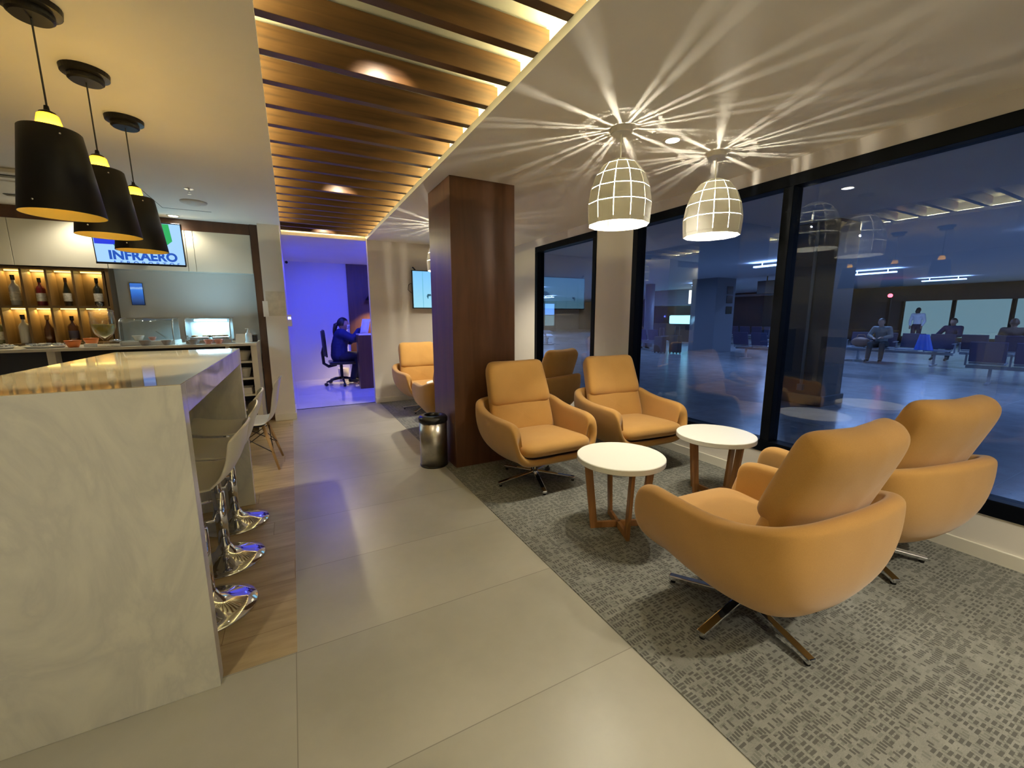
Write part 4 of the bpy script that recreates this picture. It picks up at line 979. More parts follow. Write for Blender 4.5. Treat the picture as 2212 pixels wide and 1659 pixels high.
o = MB().box(-0.03, 0.03, -0.05, 0.05, 0, 0.085).box(-0.032, 0.032, -0.052, 0.052, 0.06, 0.075).build('card_reader', BLACKP, bevel=0.005); o.location = (-0.425, 6.08, ZT); tag(o, 'small black box behind the pump bottle on the back counter', 'box')

# ---- papers and switch on the stub wall
def sheet(name, x, z, w_, h_, label, mat=None, y=6.33):
    o = MB().box(-w_/2, w_/2, -0.004, 0.0, 0, h_).build(name, mat or PAPER); o.location = (x, y, z); tag(o, label, 'notice'); return o
NOTICE = plain('printed_notice', (0.60, 0.55, 0.44), 0.5, noise=0.15, nscale=14)
sheet('wall_notice', -0.165, 1.41, 0.215, 0.315, 'beige printed notice board on the white wall end beside the bar', NOTICE)
sheet('wall_notice', -0.285, 1.40, 0.06, 0.20, 'narrow white paper strip beside the beige notice board', PAPER, 6.3255)
e = empty('thermostat', (-0.05, 6.42, 1.27)); tag(e, 'white wall thermostat with small blue screen on the edge of the lobby opening', 'thermostat')
MB().box(0, 0.022, -0.06, 0.06, 0.0, 0.155).build('body', plain('thermostat_white', (0.7, 0.7, 0.72), 0.4), e, bevel=0.004)
MB().box(-0.0, 0.055, -0.062, -0.052, 0.0, 0.155).build('side_cover', MATS['thermostat_white'], e, bevel=0.002)
MB().box(0.012, 0.045, -0.0635, -0.062, 0.095, 0.125).build('display', LEDBLUE, e)

# ================================================================== TELEVISION OF THE LOUNGE
E2 = television((2.33, 6.80, 1.525), 1.13, 0.61, 'wall television with pale blue picture partly hidden by the wooden column')
SCR = bpy.data.materials.new('screen_picture'); SCR.use_nodes = True
_nt = SCR.node_tree; _bs = _nt.nodes['Principled BSDF']; _tc = _nt.nodes.new('ShaderNodeTexCoord'); _sp = _nt.nodes.new('ShaderNodeSeparateXYZ'); _r = _nt.nodes.new('ShaderNodeValToRGB')
_nt.links.new(_tc.outputs['Object'], _sp.inputs[0]); _m = _nt.nodes.new('ShaderNodeMath'); _m.operation = 'DIVIDE'; _m.inputs[1].default_value = 0.6
_nt.links.new(_sp.outputs[2], _m.inputs[0]); _nt.links.new(_m.outputs[0], _r.inputs[0])
_r.color_ramp.elements[0].color = (0.33, 0.70, 0.85, 1); _r.color_ramp.elements[1].color = (0.20, 0.55, 0.95, 1)
_nt.links.new(_r.outputs[0], _bs.inputs['Emission Color']); _bs.inputs['Emission Strength'].default_value = 0.48; _bs.inputs['Base Color'].default_value = (0.01, 0.01, 0.01, 1)
S2 = MB().box(-0.55, 0.55, -0.0015, 0.0, 0.015, 0.595).build('screen', SCR, E2)
DKS = emit('screen_dark_shape', (0.02, 0.10, 0.16), 0.5); MDS = emit('screen_line', (0.10, 0.38, 0.52), 0.6)
for x in (-0.39, -0.12, 0.12, 0.33): poly('screen_pole', [(x-0.005, 0.015), (x+0.005, 0.015), (x+0.005, 0.595), (x-0.005, 0.595)], MDS, S2)
poly('screen_street_lamp', [(-0.315, 0.16), (-0.305, 0.16), (-0.30, 0.20), (-0.255, 0.205), (-0.26, 0.235), (-0.315, 0.235), (-0.33, 0.2)], DKS, S2)
for k in range(7):
    a = math.radians(20+k*24)
    poly('screen_palm_leaf', [(0.38, 0.25), (0.38+0.07*math.cos(a-0.2), 0.25+0.07*math.sin(a-0.2)+0.01), (0.38+0.16*math.cos(a), 0.25+0.13*math.sin(a)-0.03), (0.38+0.07*math.cos(a+0.25), 0.25+0.07*math.sin(a+0.25))], DKS, S2)
poly('screen_palm_trunk', [(0.372, 0.015), (0.388, 0.015), (0.384, 0.25), (0.376, 0.25)], DKS, S2)
MB().box(-0.1, 0.1, 0.045, 0.10, 0.2, 0.4).build('wall_mount', BLACKP, E2)
MB().bar((-0.50, 0.02, 0.61), (-0.545, 0.02, 0.655), 0.02, 0.02).build('antenna', BLACKP, E2)
MB().tube([(-0.54, 0.05, 0.42), (-0.60, 0.09, 0.38), (-0.61, 0.095, 0.30), (-0.55, 0.06, 0.24)], 0.004, 6).build('cable', BLACKP, E2)

# ================================================================== BLUE LOBBY
e = empty('added_blue_bar', (1.75, 7.25, ZC)); tag(e, 'added blue light bar, out of view behind the lounge television wall', 'light')  # bar added out of view as a source for the blue light
MB().box(-0.5, 0.5, -0.06, 0.06, -0.03, 0).build('lens', LEDBLUE, e)
# added area lights at the lobby ceiling give the blue wash
area('blue_wash', (1.75, 7.25, ZC-0.06), (1.0, 0.12), 33, (0.03, 0.06, 1.0), (math.radians(30), math.radians(-35), 0))
area('blue_wash', (0.5, 8.6, ZC-0.02), (0.5, 1.2), 13, (0.03, 0.055, 1.0), (0, 0, 0))
area('lobby_fill', (2.2, 8.3, ZC-0.02), (1.0, 1.0), 0.5, (0.40, 0.42, 1.0), (0, 0, 0))
o = MB().box(0, 0.9, -0.04, 0, 0, 2.558).build('wood_wall_panel', COLWOOD, bevel=0.003); o.location = (1.17, 10.22, 0); tag(o, 'tall dark wood panel on the lobby wall behind the reception', 'panel')
e = empty('reception_desk', (1.10, 8.44, 0)); tag(e, 'dark wood reception desk with raised top where the person sits', 'desk')
MB().box(0.0, 1.2, 0.0, 0.05, 0.0, 1.04).build('front_panel', COLWOOD, e, bevel=0.003)
MB().box(0.45, 1.2, 0.05, 1.5, 0.70, 0.73).build('work_top', COLWOOD, e)
MB().box(0.02, 0.9, 0.0, 0.40, 1.04, 1.065).build('raised_top', WHITEP, e, bevel=0.003)
MB().box(0.02, 0.06, 0.05, 0.40, 0.0, 1.04).build('side_panel', COLWOOD, e)
e = empty('desk_pendant', (1.62, 9.85, ZC)); tag(e, 'small black cone lamp hanging above the reception desk', 'pendant lamp')
MB().tube([(0, 0, 0), (0, 0, -0.66)], 0.003, 6).build('cord', RUBBER, e)
MB().lathe([(0.02, -0.64), (0.03, -0.65), (0.125, -0.80), (0.12, -0.80), (0.026, -0.655)], 28, closed=True).build('lamp_shade', BLACKMATTE, e, smooth=True)
MB().ball((0, 0, -0.74), 0.025, 0.025, 0.03).build('bulb', BULB, e)
spot('desk_lamp_light', (1.62, 9.85, 1.80), 130, (1.0, 0.74, 0.36), 100, (0, 0, 0), 0.03, 0.8)
o = MB().ball((0, 0, 0), 0.028, 0.028, 0.028).build('ceiling_camera', BLACKP, smooth=True); o.location = (0.0, 9.9, 2.50); tag(o, 'tiny black security camera high in the lobby corner', 'camera')
e = empty('computer_monitor', (1.50, 8.75, 0.73)); tag(e, 'thin white monitor edge standing on the reception desk', 'monitor')
MB().box(0, 0.02, -0.2, 0.2, 0.08, 0.46).build('screen_back', WHITEP, e, bevel=0.004)
MB().box(0.0, 0.10, -0.08, 0.08, 0, 0.012).bar((0.03, 0, 0.01), (0.03, 0, 0.2), 0.03, 0.03).build('stand', WHITEP, e)

# ------------------------------------------------------------------ people
def skin_obj(name, pts, edges, rad, mat, parent=None, sub=2, head=None, remesh=0.0, xf=None):
    """one continuous surface grown over a skeleton of tapering limbs; head = (centre, (rx,ry,rz), facing angle) adds a shaped head to the same surface"""
    body = MB()
    def rr_(r): return (r, r) if not isinstance(r, tuple) else r
    for a, b in edges:
        pa, pb = Vector(pts[a]), Vector(pts[b]); ra, rb = rr_(rad[a]), rr_(rad[b])
        n = max(3, int((pb-pa).length/(0.45*min(ra[1], rb[1])))+1)
        for k in range(n+1):
            t = k/n; p = pa.lerp(pb, t); w_ = ra[0]+(rb[0]-ra[0])*t; d_ = ra[1]+(rb[1]-ra[1])*t
            body.ball(p, d_, w_, (w_+d_)/2, 12, 8)
    bmesh.ops.recalc_face_normals(body.bm, faces=body.bm.faces)
    remesh = remesh or 0.012
    mb = MB()
    if head:
        c, (rx, ry, rz), fa = head; c = Vector(c)
        H = Matrix.Translation(c) @ Matrix.Rotation(fa, 4, 'Z')
        rows = []
        V, U = 16, 20
        for j in range(V+1):
            ph = -PI/2+PI*j/V; r = []
            for i in range(U):
                th = 2*PI*i/U; x, y, z = math.cos(ph)*math.cos(th), math.cos(ph)*math.sin(th), math.sin(ph)
                if z < 0: x *= 1+0.0*z; y *= 1+0.30*z; x = x*(1+0.18*z) + 0.10*(-z)
                r.append(H @ Vector((x*rx, y*ry, z*rz)))
            rows.append(r)
        mb.grid(rows, cv=True)
        mb.ball(H @ Vector((rx*1.0, 0, -rz*0.12)), rx*0.16, ry*0.16, rz*0.17, 8, 6)      # nose
        mb.ball(H @ Vector((rx*0.90, 0, -rz*0.48)), rx*0.10, ry*0.28, rz*0.07, 8, 6)     # mouth
        for s_ in (-1, 1):
            mb.ball(H @ Vector((rx*-0.05, s_*ry*0.98, -rz*0.05)), rx*0.16, ry*0.10, rz*0.24, 8, 6)   # ears
    if head: bmesh.ops.recalc_face_normals(mb.bm, faces=mb.bm.faces)
    tmp = bpy.data.meshes.new('tmp'); body.bm.to_mesh(tmp); body.bm.free(); mb.bm.from_mesh(tmp); bpy.data.meshes.remove(tmp)
    o = mb.build(name, mat, parent, smooth=True, recalc=False)
    if remesh:
        r = o.modifiers.new('remesh', 'REMESH'); r.mode = 'VOXEL'; r.voxel_size = remesh; r.use_smooth_shade = True
        s = o.modifiers.new('smooth', 'SMOOTH'); s.factor = 0.5; s.iterations = 4
    return o
def V3(*a): return Vector(a)
def person(root, J, bulk, skinm, hairm, topm, legm, face, hair='short', hands=True, vox=0.010, shoem=None):
    """J: joints in root space"""
    names = ['pelvis', 'waist', 'chest', 'neck', 'headb']
    pts = [J[n] for n in names]; rad = [(0.13, 0.11), (0.12, 0.10), (0.13, 0.10), 0.052, 0.055]; ed = [(0,1),(1,2),(2,3),(3,4)]
    def chain(start, seq, rr):
        prev = start
        for p, r in zip(seq, rr):
            pts.append(p); rad.append(r); ed.append((prev, len(pts)-1)); prev = len(pts)-1
        return prev
    wr = {}
    for s in 'LR':
        wr[s] = chain(2, [J['sh'+s], J['el'+s], J['wr'+s], J['hd'+s]], [0.052, 0.042, 0.028, 0.030])
        chain(0, [J['hp'+s], J['kn'+s], J['an'+s], J['to'+s]], [0.082, 0.056, 0.038, 0.034])
        if hands:
            h0 = Vector(J['wr'+s]); h1 = Vector(J['hd'+s]); d = (h1-h0).normalized(); side = d.cross(Vector((0, 0, 1))).normalized(); up = side.cross(d)
            for k in range(4):
                b = h1 + side*(k-1.5)*0.019; L = (0.062, 0.070, 0.066, 0.052)[k]
                chain(wr[s], [b+d*0.02, b+d*(0.02+L*0.5)-up*0.010, b+d*(0.02+L*0.9)-up*0.030], [0.0095, 0.0088, 0.0078])
            b = h1 - d*0.03 + side*(0.03 if s == 'L' else -0.03)
            chain(wr[s], [b, b+d*0.03+side*(0.018 if s == 'L' else -0.018)-up*0.012], [0.011, 0.009])
    hc = Vector(J['head'])
    pts = [tuple(p) for p in pts]
    skin_obj('body', pts, ed, rad, skinm, root, head=(hc, (0.098, 0.076, 0.118), face), remesh=vox)
    # clothes: slightly wider chains
    tp = [J['pelvis'], J['waist'], J['chest'], Vector(J['chest']).lerp(Vector(J['neck']), 0.7)]; te = [(0,1),(1,2),(2,3)]; tr = [(0.150*bulk, 0.13*bulk), (0.145*bulk, 0.125*bulk), (0.150*bulk, 0.12*bulk), 0.078]
    for s in 'LR':
        n0 = len(tp); tp += [J['sh'+s], J['el'+s], Vector(J['el'+s]).lerp(Vector(J['wr'+s]), 0.9)]; te += [(2, n0), (n0, n0+1), (n0+1, n0+2)]; tr += [0.072*bulk, 0.058*bulk, 0.042*bulk]
    skin_obj('shirt', [tuple(p) for p in tp], te, tr, topm, root)
    lp = [J['pelvis']]; le = []; lr = [(0.155, 0.135)]
    for s in 'LR':
        n0 = len(lp); lp += [J['hp'+s], J['kn'+s], Vector(J['kn'+s]).lerp(Vector(J['an'+s]), 0.93)]; le += [(0, n0), (n0, n0+1), (n0+1, n0+2)]; lr += [0.100, 0.074, 0.056]
    skin_obj('trousers', [tuple(p) for p in lp], le, lr, legm, root)
    for s in 'LR':
        a, t = Vector(J['an'+s]), Vector(J['to'+s]); d = (t-a); d.z = 0; d.normalize()
        MB().tube([Vector((a.x, a.y, a.z-0.03))-d*0.05, Vector((a.x, a.y, a.z-0.02)), a+d*0.07+Vector((0, 0, -0.035)), t+d*0.03], [0.035, 0.045, 0.040, 0.022], 12).build('shoe', shoem or RUBBER, root, smooth=True)
    H = Matrix.Translation(hc) @ Matrix.Rotation(face, 4, 'Z')
    m = MB(); rows = []
    for j in range(9):
        ph = math.radians(-12)+math.radians(102)*j/8; r = []
        for i in range(20):
            th = 2*PI*i/20; lo = ph if math.cos(th) < 0.25 else max(ph, math.radians(32))
            r.append(H @ Vector((math.cos(lo)*math.cos(th)*0.108-0.008, math.cos(lo)*math.sin(th)*0.088, math.sin(lo)*0.128+0.006)))
        rows.append(r)
    m.grid(rows, cv=True)
    if hair == 'ponytail':
        m.tube([H @ Vector(p) for p in ((-0.09, 0, 0.02), (-0.135, 0, -0.01), (-0.15, 0, -0.07), (-0.165, 0, -0.14), (-0.18, 0, -0.20))], [0.030, 0.040, 0.036, 0.028, 0.008], 12)
    if hair == 'bob':
        m.tube([H @ Vector(p) for p in ((-0.06, 0, 0.02), (-0.075, 0, -0.05), (-0.07, 0, -0.11))], [0.07, 0.085, 0.06], 14)
    m.build('hair', hairm, root, smooth=True)
    return H
# the receptionist : sits facing +X, reading papers
R = empty('person', (0.90, 9.20, 0)); tag(R, 'person in navy blue with ponytail and white face mask, seated at the reception desk', 'person')
J = dict(pelvis=V3(-0.02, 0, 0.56), waist=V3(-0.01, 0, 0.72), chest=V3(0.035, 0, 0.90), neck=V3(0.06, 0, 1.02), headb=V3(0.075, 0, 1.08), head=V3(0.085, 0, 1.125),
         shL=V3(0.04, 0.15, 0.955), elL=V3(0.20, 0.20, 0.80), wrL=V3(0.36, 0.08, 0.98), hdL=V3(0.41, 0.05, 1.04),
         shR=V3(0.04, -0.15, 0.955), elR=V3(0.23, -0.22, 0.86), wrR=V3(0.34, -0.14, 1.03), hdR=V3(0.40, -0.10, 1.06),
         hpL=V3(0.02, 0.09, 0.53), knL=V3(0.30, 0.11, 0.53), anL=V3(0.27, 0.11, 0.11), toL=V3(0.38, 0.12, 0.045),
         hpR=V3(0.02, -0.09, 0.53), knR=V3(0.29, -0.11, 0.53), anR=V3(0.18, -0.11, 0.11), toR=V3(0.29, -0.12, 0.045))
R.location.x = 0.84; R.scale = (1.10, 1.10, 1.10)
H = person(R, J, 1.18, SKIN, HAIR, NAVY, NAVYD, 0.0, 'ponytail', vox=0.008)
MB().grid([[H @ Vector((0.100*math.cos(t)*math.cos(p)+0.012, 0.080*math.sin(t)*math.cos(p), 0.105*math.sin(p)-0.004)) for t in [math.radians(-62+i*12.4) for i in range(11)]] for p in [math.radians(-48+j*8) for j in range(7)]]).build('face_mask', plain('white_mask', (0.8, 0.8, 0.8), 0.7), R, smooth=True, solid=0.004)
o = MB().grid([[Vector((0.10*u, -0.01+0.05*math.sin(u*2.2), 0.28*v)) + Vector((0.06*v, 0, 0)) for v in (0, 0.25, 0.5, 0.75, 1)] for u in (0, 0.25, 0.5, 0.75, 1, 1.25, 1.5)]).build('paper_sheets', PAPER, solid=0.004, smooth=True)
o.location = (1.19, 8.78, 1.068); tag(o, 'curved white papers held up over the reception desk by the seated person', 'papers')
# office chair
e = empty('office_chair', (0.84, 9.20, 0)); e.scale = (1.09, 1.09, 1.09); tag(e, 'black office chair with mesh back on castors under the seated person', 'office chair')
MB().box(-0.21, 0.24, -0.23, 0.23, 0.40, 0.46).build('seat', BLACKP, e, bevel=0.025, seg=3)
rows = [[Vector((-0.25-0.05*(z-0.55)-0.04*(1-(y/0.21)**2), y, z)) for y in [(-0.21+0.42*i/8) for i in range(9)]] for z in [0.56+0.46*j/8 for j in range(9)]]
MB().grid(rows).build('backrest', MESHF, e, smooth=True, solid=0.012)
MB().tube([(-0.25, -0.22, 0.56), (-0.27, -0.22, 0.98), (-0.275, -0.18, 1.03), (-0.275, 0.18, 1.03), (-0.27, 0.22, 0.98), (-0.25, 0.22, 0.56), (-0.25, -0.22, 0.56)], 0.014, 8).build('back_frame', BLACKP, e, smooth=True)
MB().tube([(-0.08, 0, 0.39), (-0.22, 0, 0.36), (-0.30, 0, 0.42), (-0.31, 0, 0.62), (-0.29, 0, 0.72)], [0.03, 0.03, 0.028, 0.028, 0.02], 10).build('back_support', BLACKP, e, smooth=True)
MB().tube([(0, 0, 0.12), (0, 0, 0.41)], 0.028, 16).build('gas_lift', BLACKP, e)
for k in range(5):
    a = 2*PI*k/5+0.35+PI; d = Vector((math.cos(a), math.sin(a), 0))
    l_ = MB().tube([Vector((0, 0, 0.13))+d*0.02, d*0.16+Vector((0, 0, 0.115)), d*0.30+Vector((0, 0, 0.075))], [0.026, 0.022, 0.015], 10).build('base_arm', BLACKP, e, smooth=True)
    M = Matrix.Translation(d*0.305+Vector((0, 0, 0.032))) @ Matrix.Rotation(a, 4, 'Z') @ Matrix.Rotation(PI/2, 4, 'X')
    MB().lathe([(0, -0.022), (0.030, -0.022), (0.032, 0), (0.030, 0.022), (0, 0.022)], 14, M=M).build('castor', BLACKP, l_)
o = MB().lathe([(0, 0), (0.09, 0), (0.115, 0.28), (0.11, 0.28), (0.085, 0.01), (0, 0.01)], 24).build('waste_bin', WHITEP, smooth=True); o.location = (0.93, 9.75, 0); tag(o, 'small pale waste bin behind the office chair', 'bin')

# ================================================================== TERMINAL HALL BEYOND THE GLASS
HX0 = 3.60; HZ = 2.78
struct('floor_hall', MB().box(HX0, 27.2, -8, 36, -0.06, 0.0), HALLT)
struct('ceiling_hall', MB().box(HX0, 27.2, -8, 36, HZ, HZ+0.1), plain('hall_ceiling', (0.5, 0.52, 0.55), 0.7))
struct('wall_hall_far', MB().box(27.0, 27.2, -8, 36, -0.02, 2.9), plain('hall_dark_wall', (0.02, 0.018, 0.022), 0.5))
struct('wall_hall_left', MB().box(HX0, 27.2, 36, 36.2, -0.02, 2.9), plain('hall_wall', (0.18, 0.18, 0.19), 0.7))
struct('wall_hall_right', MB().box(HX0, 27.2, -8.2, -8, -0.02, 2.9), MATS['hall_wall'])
BLGREY = plain('hall_column_blue_grey', (0.22, 0.24, 0.27), 0.45)
DKGREY = plain('hall_column_dark', (0.10, 0.10, 0.105), 0.45)
e = empty('hall_column', (7.42, 3.62, 0)); tag(e, 'wide dark square column just beyond the window with a vertical pipe', 'column')
MB().box(-0.30, 0.30, -0.30, 0.32, 0.0, HZ).build('shaft', DKGREY, e, bevel=0.01)
MB().box(-0.33, 0.33, -0.33, 0.35, 0.0, 0.16).build('plinth', DKGREY, e, bevel=0.01)
MB().tube([(-0.325, -0.02, 0.30), (-0.325, -0.02, HZ)], 0.022, 12).build('pipe', plain('pipe_grey', (0.35, 0.36, 0.37), 0.35), e, smooth=True)
MB().box(-0.37, -0.28, -0.06, 0.02, 0.22, 0.32).build('pipe_box', MATS['pipe_grey'], e, bevel=0.005)
e = empty('hall_column', (14.6, 10.9, 0)); tag(e, 'blue-grey square column deep in the hall carrying dark signs', 'column')
MB().box(-0.55, 0.55, -0.55, 0.55, 0.0, HZ).build('shaft', BLGREY, e, bevel=0.01)
for z in (1.45, 1.85, 2.2): MB().box(0.05, 0.40, -0.565, -0.55, z, z+0.28).build('sign_plate', BLACKP, e)
e = empty('hall_column', (11.3, 5.35, 0)); tag(e, 'slim pale column behind the wide dark column', 'column')
MB().box(-0.22, 0.22, -0.22, 0.22, 0.0, HZ).build('shaft', BLGREY, e, bevel=0.01)
e = empty('hall_column', (14.3, 13.85, 0)); tag(e, 'pale round column at the left edge of the big window view', 'column')
MB().lathe([(0, 0), (0.20, 0), (0.20, HZ), (0, HZ)], 24).build('shaft', BLGREY, e, smooth=True)
# shop front, far right
e = empty('shop_front', (26.9, 5.0, 0)); tag(e, 'row of pale green lit shop panels far across the hall', 'shop front')
for y0 in (0.4, 2.2, 4.0, 5.8, 7.6):
    MB().box(-0.08, 0.0, y0-5+0.06, y0-5+1.70, 0.35, 2.05).build('lit_panel', GREENPANEL, e)
MB().box(-0.16, -0.0, -5.2, 5.6, 2.05, 2.6).build('fascia', plain('shop_fascia', (0.035, 0.022, 0.02), 0.5), e)
for y0 in (0.4, 2.2, 4.0, 5.8, 7.6, 9.4): MB().box(-0.12, 0.0, y0-5-0.03, y0-5+0.05, 0, 2.05).build('mullion', BLACKM, e)
e = empty('shop_front', (20.0, 33.0, 0)); tag(e, 'bright blue and green lit shop windows seen through the narrow window', 'shop front')
for i in range(4):
    MB().box(-2.6+i*1.15, -1.6+i*1.15, -0.05, 0.0, 0.5, 1.45).build('lit_panel', GREENPANEL, e)
    MB().box(-2.6+i*1.15, -1.6+i*1.15, -0.05, 0.0, 1.5, 2.5).build('lit_panel', emit('shop_blue_%d' % i, (0.25, 0.5, 0.9), 0.8), e)
MB().box(-2.8, 2.1, 0.0, 0.1, 0, 2.7).build('backing', DKGREY, e)
# dark kiosk
e = empty('snack_kiosk', (19.0, 16.3, 0)); tag(e, 'grey kiosk with dark opening and a lit teal food case beyond the big window', 'kiosk')
MB().box(-0.4, 1.5, -1.3, 1.6, 1.95, HZ).build('fascia', BLGREY, e)
MB().box(1.4, 1.5, -1.3, 1.6, 0.0, 1.95).build('back_panel', plain('kiosk_dark', (0.04, 0.03, 0.03), 0.6), e)
MB().box(-0.4, 0.0, -1.3, 1.6, 0.0, 0.95).build('counter', MATS['kiosk_dark'], e)
MB().box(-0.38, 0.0, -1.1, 0.25, 0.95, 1.40).build('lit_case', TEALCASE, e, bevel=0.06)
MB().box(-0.42, -0.40, -1.3, -1.0, 2.0, 2.7).build('glow_edge', GLOWEDGE, e)  # lit edge of the fascia, put in as a glowing strip
e = empty('dark_booth', (25.2, 17.0, 0)); tag(e, 'black booth with dark screen wall between the hall column and the window mullion', 'booth')
MB().box(0, 0.4, -5.0, 2.4, 0.0, 2.55).build('screen_wall', plain('booth_black', (0.008, 0.007, 0.010), 0.5), e)
MB().box(-0.1, 0.4, -5.0, 2.4, 2.55, 2.68).build('lintel', BLGREY, e)
e = empty('red_signal_lamp', (20.5, 7.6, 0)); tag(e, 'small glowing red lamp on a dark post in the hall', 'lamp')
MB().box(-0.05, 0.05, -0.05, 0.05, 0.0, 2.06).build('post', BLACKM, e)
MB().ball((0, 0, 2.13), 0.075, 0.075, 0.075).build('red_lens', REDL, e, smooth=True)
e = empty('hanging_flight_sign', (15.2, 8.6, HZ)); tag(e, 'dark rectangular flight sign hanging from the hall ceiling', 'sign')
MB().box(-0.08, 0.08, -1.3, 0.9, -0.62, -0.16).build('sign_box', BLACKP, e, bevel=0.01)
MB().tube([(0, -1.0, 0), (0, -1.0, -0.18)], 0.02, 8).build('hanger', BLACKM, e); MB().tube([(0, 0.6, 0), (0, 0.6, -0.18)], 0.02, 8).build('hanger', BLACKM, e)
# hall linear lights
k = 0
for x in (10.5, 15.5, 21):
    for y in (-3, 1.5, 6.5, 12, 18, 25):
        e = MB().box(-0.05, 0.05, -0.60, 0.60, -0.13, -0.09).box(-0.01, 0.01, -0.4, -0.38, -0.09, 0).box(-0.01, 0.01, 0.38, 0.4, -0.09, 0).build('hall_tube_light', HALLL); e.location = (x+0.3*((k*7) % 3), y, HZ); k += 1
        rowt = {10.5: 'nearest the window', 15.5: 'in the middle', 21: 'farthest from the window'}[x]
        colt = {-3: 'first', 1.5: 'second', 6.5: 'third', 12: 'fourth', 18: 'fifth', 25: 'sixth'}[y]
        tag(e, 'bluish linear hall ceiling light, row %s, %s from the right' % (rowt, colt), 'ceiling light', 'linear lights of the hall ceiling')
        area('hall_light', (e.location.x, y, HZ-0.14), (0.12, 1.2), 34, (0.52, 0.69, 1.0))
        area('hall_light', (e.location.x, y, HZ-0.085), (0.3, 1.4), 8, (0.54, 0.70, 1.0), (PI, 0, 0))  # upward light added so the hall ceiling brightens
# airport benches
SEATM = plain('bench_seat_steel', (0.42, 0.45, 0.50), 0.3, metal=0.4); SEATD = plain('bench_seat_navy', (0.03, 0.04, 0.10), 0.5)
def bench(n, top):
    e = empty('waiting_bench', (0, 0, 0)); L = n*0.6
    MB().box(-L/2, L/2, -0.04, 0.04, 0.30, 0.37).build('beam', SEATM, e)
    for s in (-1, 1):
        MB().bar((s*(L/2-0.35), 0.0, 0.32), (s*(L/2-0.35), 0.0, 0.03), 0.05, 0.05).bar((s*(L/2-0.35), -0.32, 0.02), (s*(L/2-0.35), 0.30, 0.02), 0.05, 0.03).build('leg', SEATM, e)
    for i in range(n):
        x = -L/2+0.6*(i+0.5)
        MB().box(x-0.25, x+0.25, -0.28, 0.20, 0.40, 0.44).build('seat', SEATM, e, bevel=0.012)
        Mx = Matrix.Translation((x, 0.22, 0.46)) @ Matrix.Rotation(math.radians(-14), 4, 'X')
        MB().box(-0.25, 0.25, 0, 0.035, 0, 0.42, Mx).build('backrest', top, e, bevel=0.012)
    for i in range(n+1):
        x = -L/2+0.6*i
        MB().bar((x, -0.22, 0.62), (x, 0.20, 0.62), 0.035, 0.02).bar((x, 0.1, 0.36), (x, 0.1, 0.62), 0.03, 0.03).build('armrest', SEATM, e)
    return e
B0 = bench(4, SEATD)
bl = [((15.6, 5.5), -84, 'holding the seated person with the brown bag'), ((12.6, 2.0), 98, 'nearest the glass, right of the wide column'), ((16.6, 3.2), 95, 'behind the rightmost seated person'),
      ((13.2, 7.6), 92, 'left of the wide dark column'), ((16.9, 9.0), -90, 'behind the bench left of the wide dark column'), ((12.6, 12.6), 92, 'with the suitcases, far left of the big window view'), ((15.3, 16.5), 88, 'in front of the kiosk'),
      ((11.5, 18.0), 60, 'nearest in the narrow window view'), ((14.0, 24.0), 50, 'farthest in the narrow window view'), ((20.0, 12.5), 90, 'in front of the black booth'), ((11.0, -0.8), 88, 'at the far right of the view')]
for i, ((x, y), d, lb) in enumerate(bl):
    c_ = B0 if i == 0 else copy_tree(B0)
    c_.location = (x, y, 0); c_.rotation_euler.z = math.radians(d)
    tag(c_, 'metal waiting bench in the hall, '+lb, 'bench', 'waiting benches of the hall')
# seated people of the hall
def seated(loc, rz, label, skinm, hairm, topm, legm, hair='short', lean=0.0):
    e = empty('person', loc, rz); tag(e, label, 'person')
    J = dict(pelvis=V3(0, 0, 0.56), waist=V3(0.02-lean*0.2, 0, 0.74), chest=V3(0.05+lean*0.3, 0, 0.93), neck=V3(0.09+lean*0.5, 0, 1.06), headb=V3(0.11+lean*0.55, 0, 1.12), head=V3(0.13+lean*0.6, 0, 1.17),
             shL=V3(0.05+lean*0.3, 0.17, 1.0), elL=V3(0.20, 0.25, 0.78), wrL=V3(0.36, 0.12, 0.74), hdL=V3(0.42, 0.08, 0.74),
             shR=V3(0.05+lean*0.3, -0.17, 1.0), elR=V3(0.20, -0.25, 0.78), wrR=V3(0.36, -0.12, 0.72), hdR=V3(0.42, -0.08, 0.72),
             hpL=V3(0.03, 0.10, 0.53), knL=V3(0.44, 0.14, 0.55), anL=V3(0.44, 0.14, 0.11), toL=V3(0.58, 0.15, 0.045),
             hpR=V3(0.03, -0.10, 0.53), knR=V3(0.44, -0.14, 0.55), anR=V3(0.52, -0.14, 0.11), toR=V3(0.66, -0.15, 0.045))
    person(e, J, 1, skinm, hairm, topm, legm, 0.0, hair, vox=0.010)
    return e
seated((15.55, 5.82, 0), math.radians(186), 'person in grey top and dark trousers seated on a bench right of the wide column', SKIN, HAIR, CLOTHG, CLOTHK, lean=0.15)
seated((16.6, 3.5, 0), math.radians(5), 'brown-haired person reclining on a bench at the right of the hall', SKIN2, HAIRB, CLOTHBR, CLOTHK, lean=-0.3)
seated((12.6, 12.9, 0), math.radians(2), 'person in dark clothes with a backpack seated left of the blue-grey column', SKIN2, HAIR, CLOTHBR, CLOTHK)
seated((16.85, 9.3, 0), math.radians(180), 'person in dark clothes leaning forward on a bench left of the window mullion', SKIN, HAIRB, CLOTHK, NAVYD, lean=0.3)
seated((17.9, 5.0, 0), math.radians(175), 'person in black slouching on the bench behind the blue bag', SKIN2, HAIR, NAVYD, CLOTHK, lean=-0.2)
e = empty('person', (24.5, 8.0, 0), PI); tag(e, 'person in white shirt with dark bobbed hair standing before the shop panels', 'person')
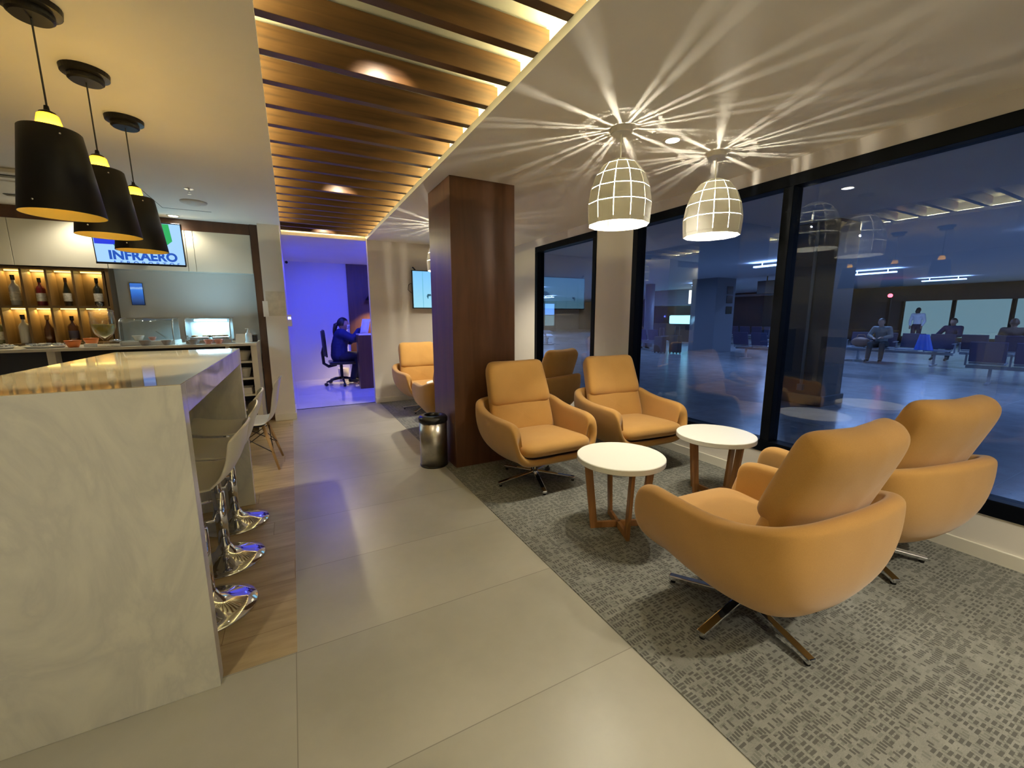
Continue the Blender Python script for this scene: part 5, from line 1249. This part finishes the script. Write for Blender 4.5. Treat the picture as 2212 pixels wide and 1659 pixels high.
J = dict(pelvis=V3(0, 0, 0.95), waist=V3(0, 0, 1.12), chest=V3(0.01, 0, 1.32), neck=V3(0.02, 0, 1.46), headb=V3(0.03, 0, 1.52), head=V3(0.04, 0, 1.58),
         shL=V3(0.01, 0.17, 1.40), elL=V3(0.0, 0.24, 1.12), wrL=V3(0.10, 0.20, 0.92), hdL=V3(0.12, 0.19, 0.86), shR=V3(0.01, -0.17, 1.40), elR=V3(0.0, -0.24, 1.12), wrR=V3(0.10, -0.20, 0.92), hdR=V3(0.12, -0.19, 0.86),
         hpL=V3(0, 0.09, 0.88), knL=V3(0.02, 0.10, 0.49), anL=V3(-0.02, 0.10, 0.10), toL=V3(0.12, 0.11, 0.045), hpR=V3(0, -0.09, 0.88), knR=V3(0.02, -0.10, 0.49), anR=V3(-0.02, -0.10, 0.10), toR=V3(0.12, -0.11, 0.045))
person(e, J, 1, SKIN2, HAIR, CLOTHW, NAVYD, PI, 'bob', vox=0.010)
e = empty('handbag', (15.35, 6.25, 0)); tag(e, 'brown leather bag on the bench beside the person in grey', 'bag')
MB().ball((0, 0, 0.58), 0.16, 0.24, 0.15, 18, 12).build('bag_body', BAGBR, e, smooth=True); MB().tube([(0, -0.12, 0.68), (0, -0.08, 0.80), (0, 0.08, 0.80), (0, 0.12, 0.68)], 0.012, 8).build('strap', BAGBR, e, smooth=True)
e = empty('carrier_bag', (15.2, 4.75, 0)); tag(e, 'bright blue plastic carrier bag on the bench right of the person in grey', 'bag')
MB().grid([[Vector((0.12*math.cos(a)*(1-0.5*t), 0.20*math.sin(a)*(1-0.5*t)+0.02*t, 0.45+0.42*t)) for a in [2*PI*i/14 for i in range(14)]] for t in (0, 0.2, 0.45, 0.7, 0.9, 1.0)], cv=True).build('bag_body', BAGBLUE, e, smooth=True)
def suitcase(x, y, label, m, h=0.62):
    e = empty('suitcase', (x, y, 0)); tag(e, label, 'suitcase')
    MB().box(-0.12, 0.12, -0.20, 0.20, 0.05, h).build('case_body', m, e, bevel=0.03, seg=3)
    MB().tube([(0.06, -0.10, h), (0.06, -0.10, h+0.32), (0.06, 0.10, h+0.32), (0.06, 0.10, h)], 0.010, 8).build('handle', STEEL, e)
    for sx in (-1, 1):
        for sy in (-1, 1): MB().ball((sx*0.09, sy*0.15, 0.028), 0.026, 0.026, 0.028, 10, 6).build('wheel', RUBBER, e)
suitcase(12.2, 11.2, 'dark upright suitcase by the foot of the blue-grey column, left one', CLOTHK)
suitcase(12.5, 10.75, 'dark upright suitcase by the foot of the blue-grey column, right one', CLOTHK, 0.68)
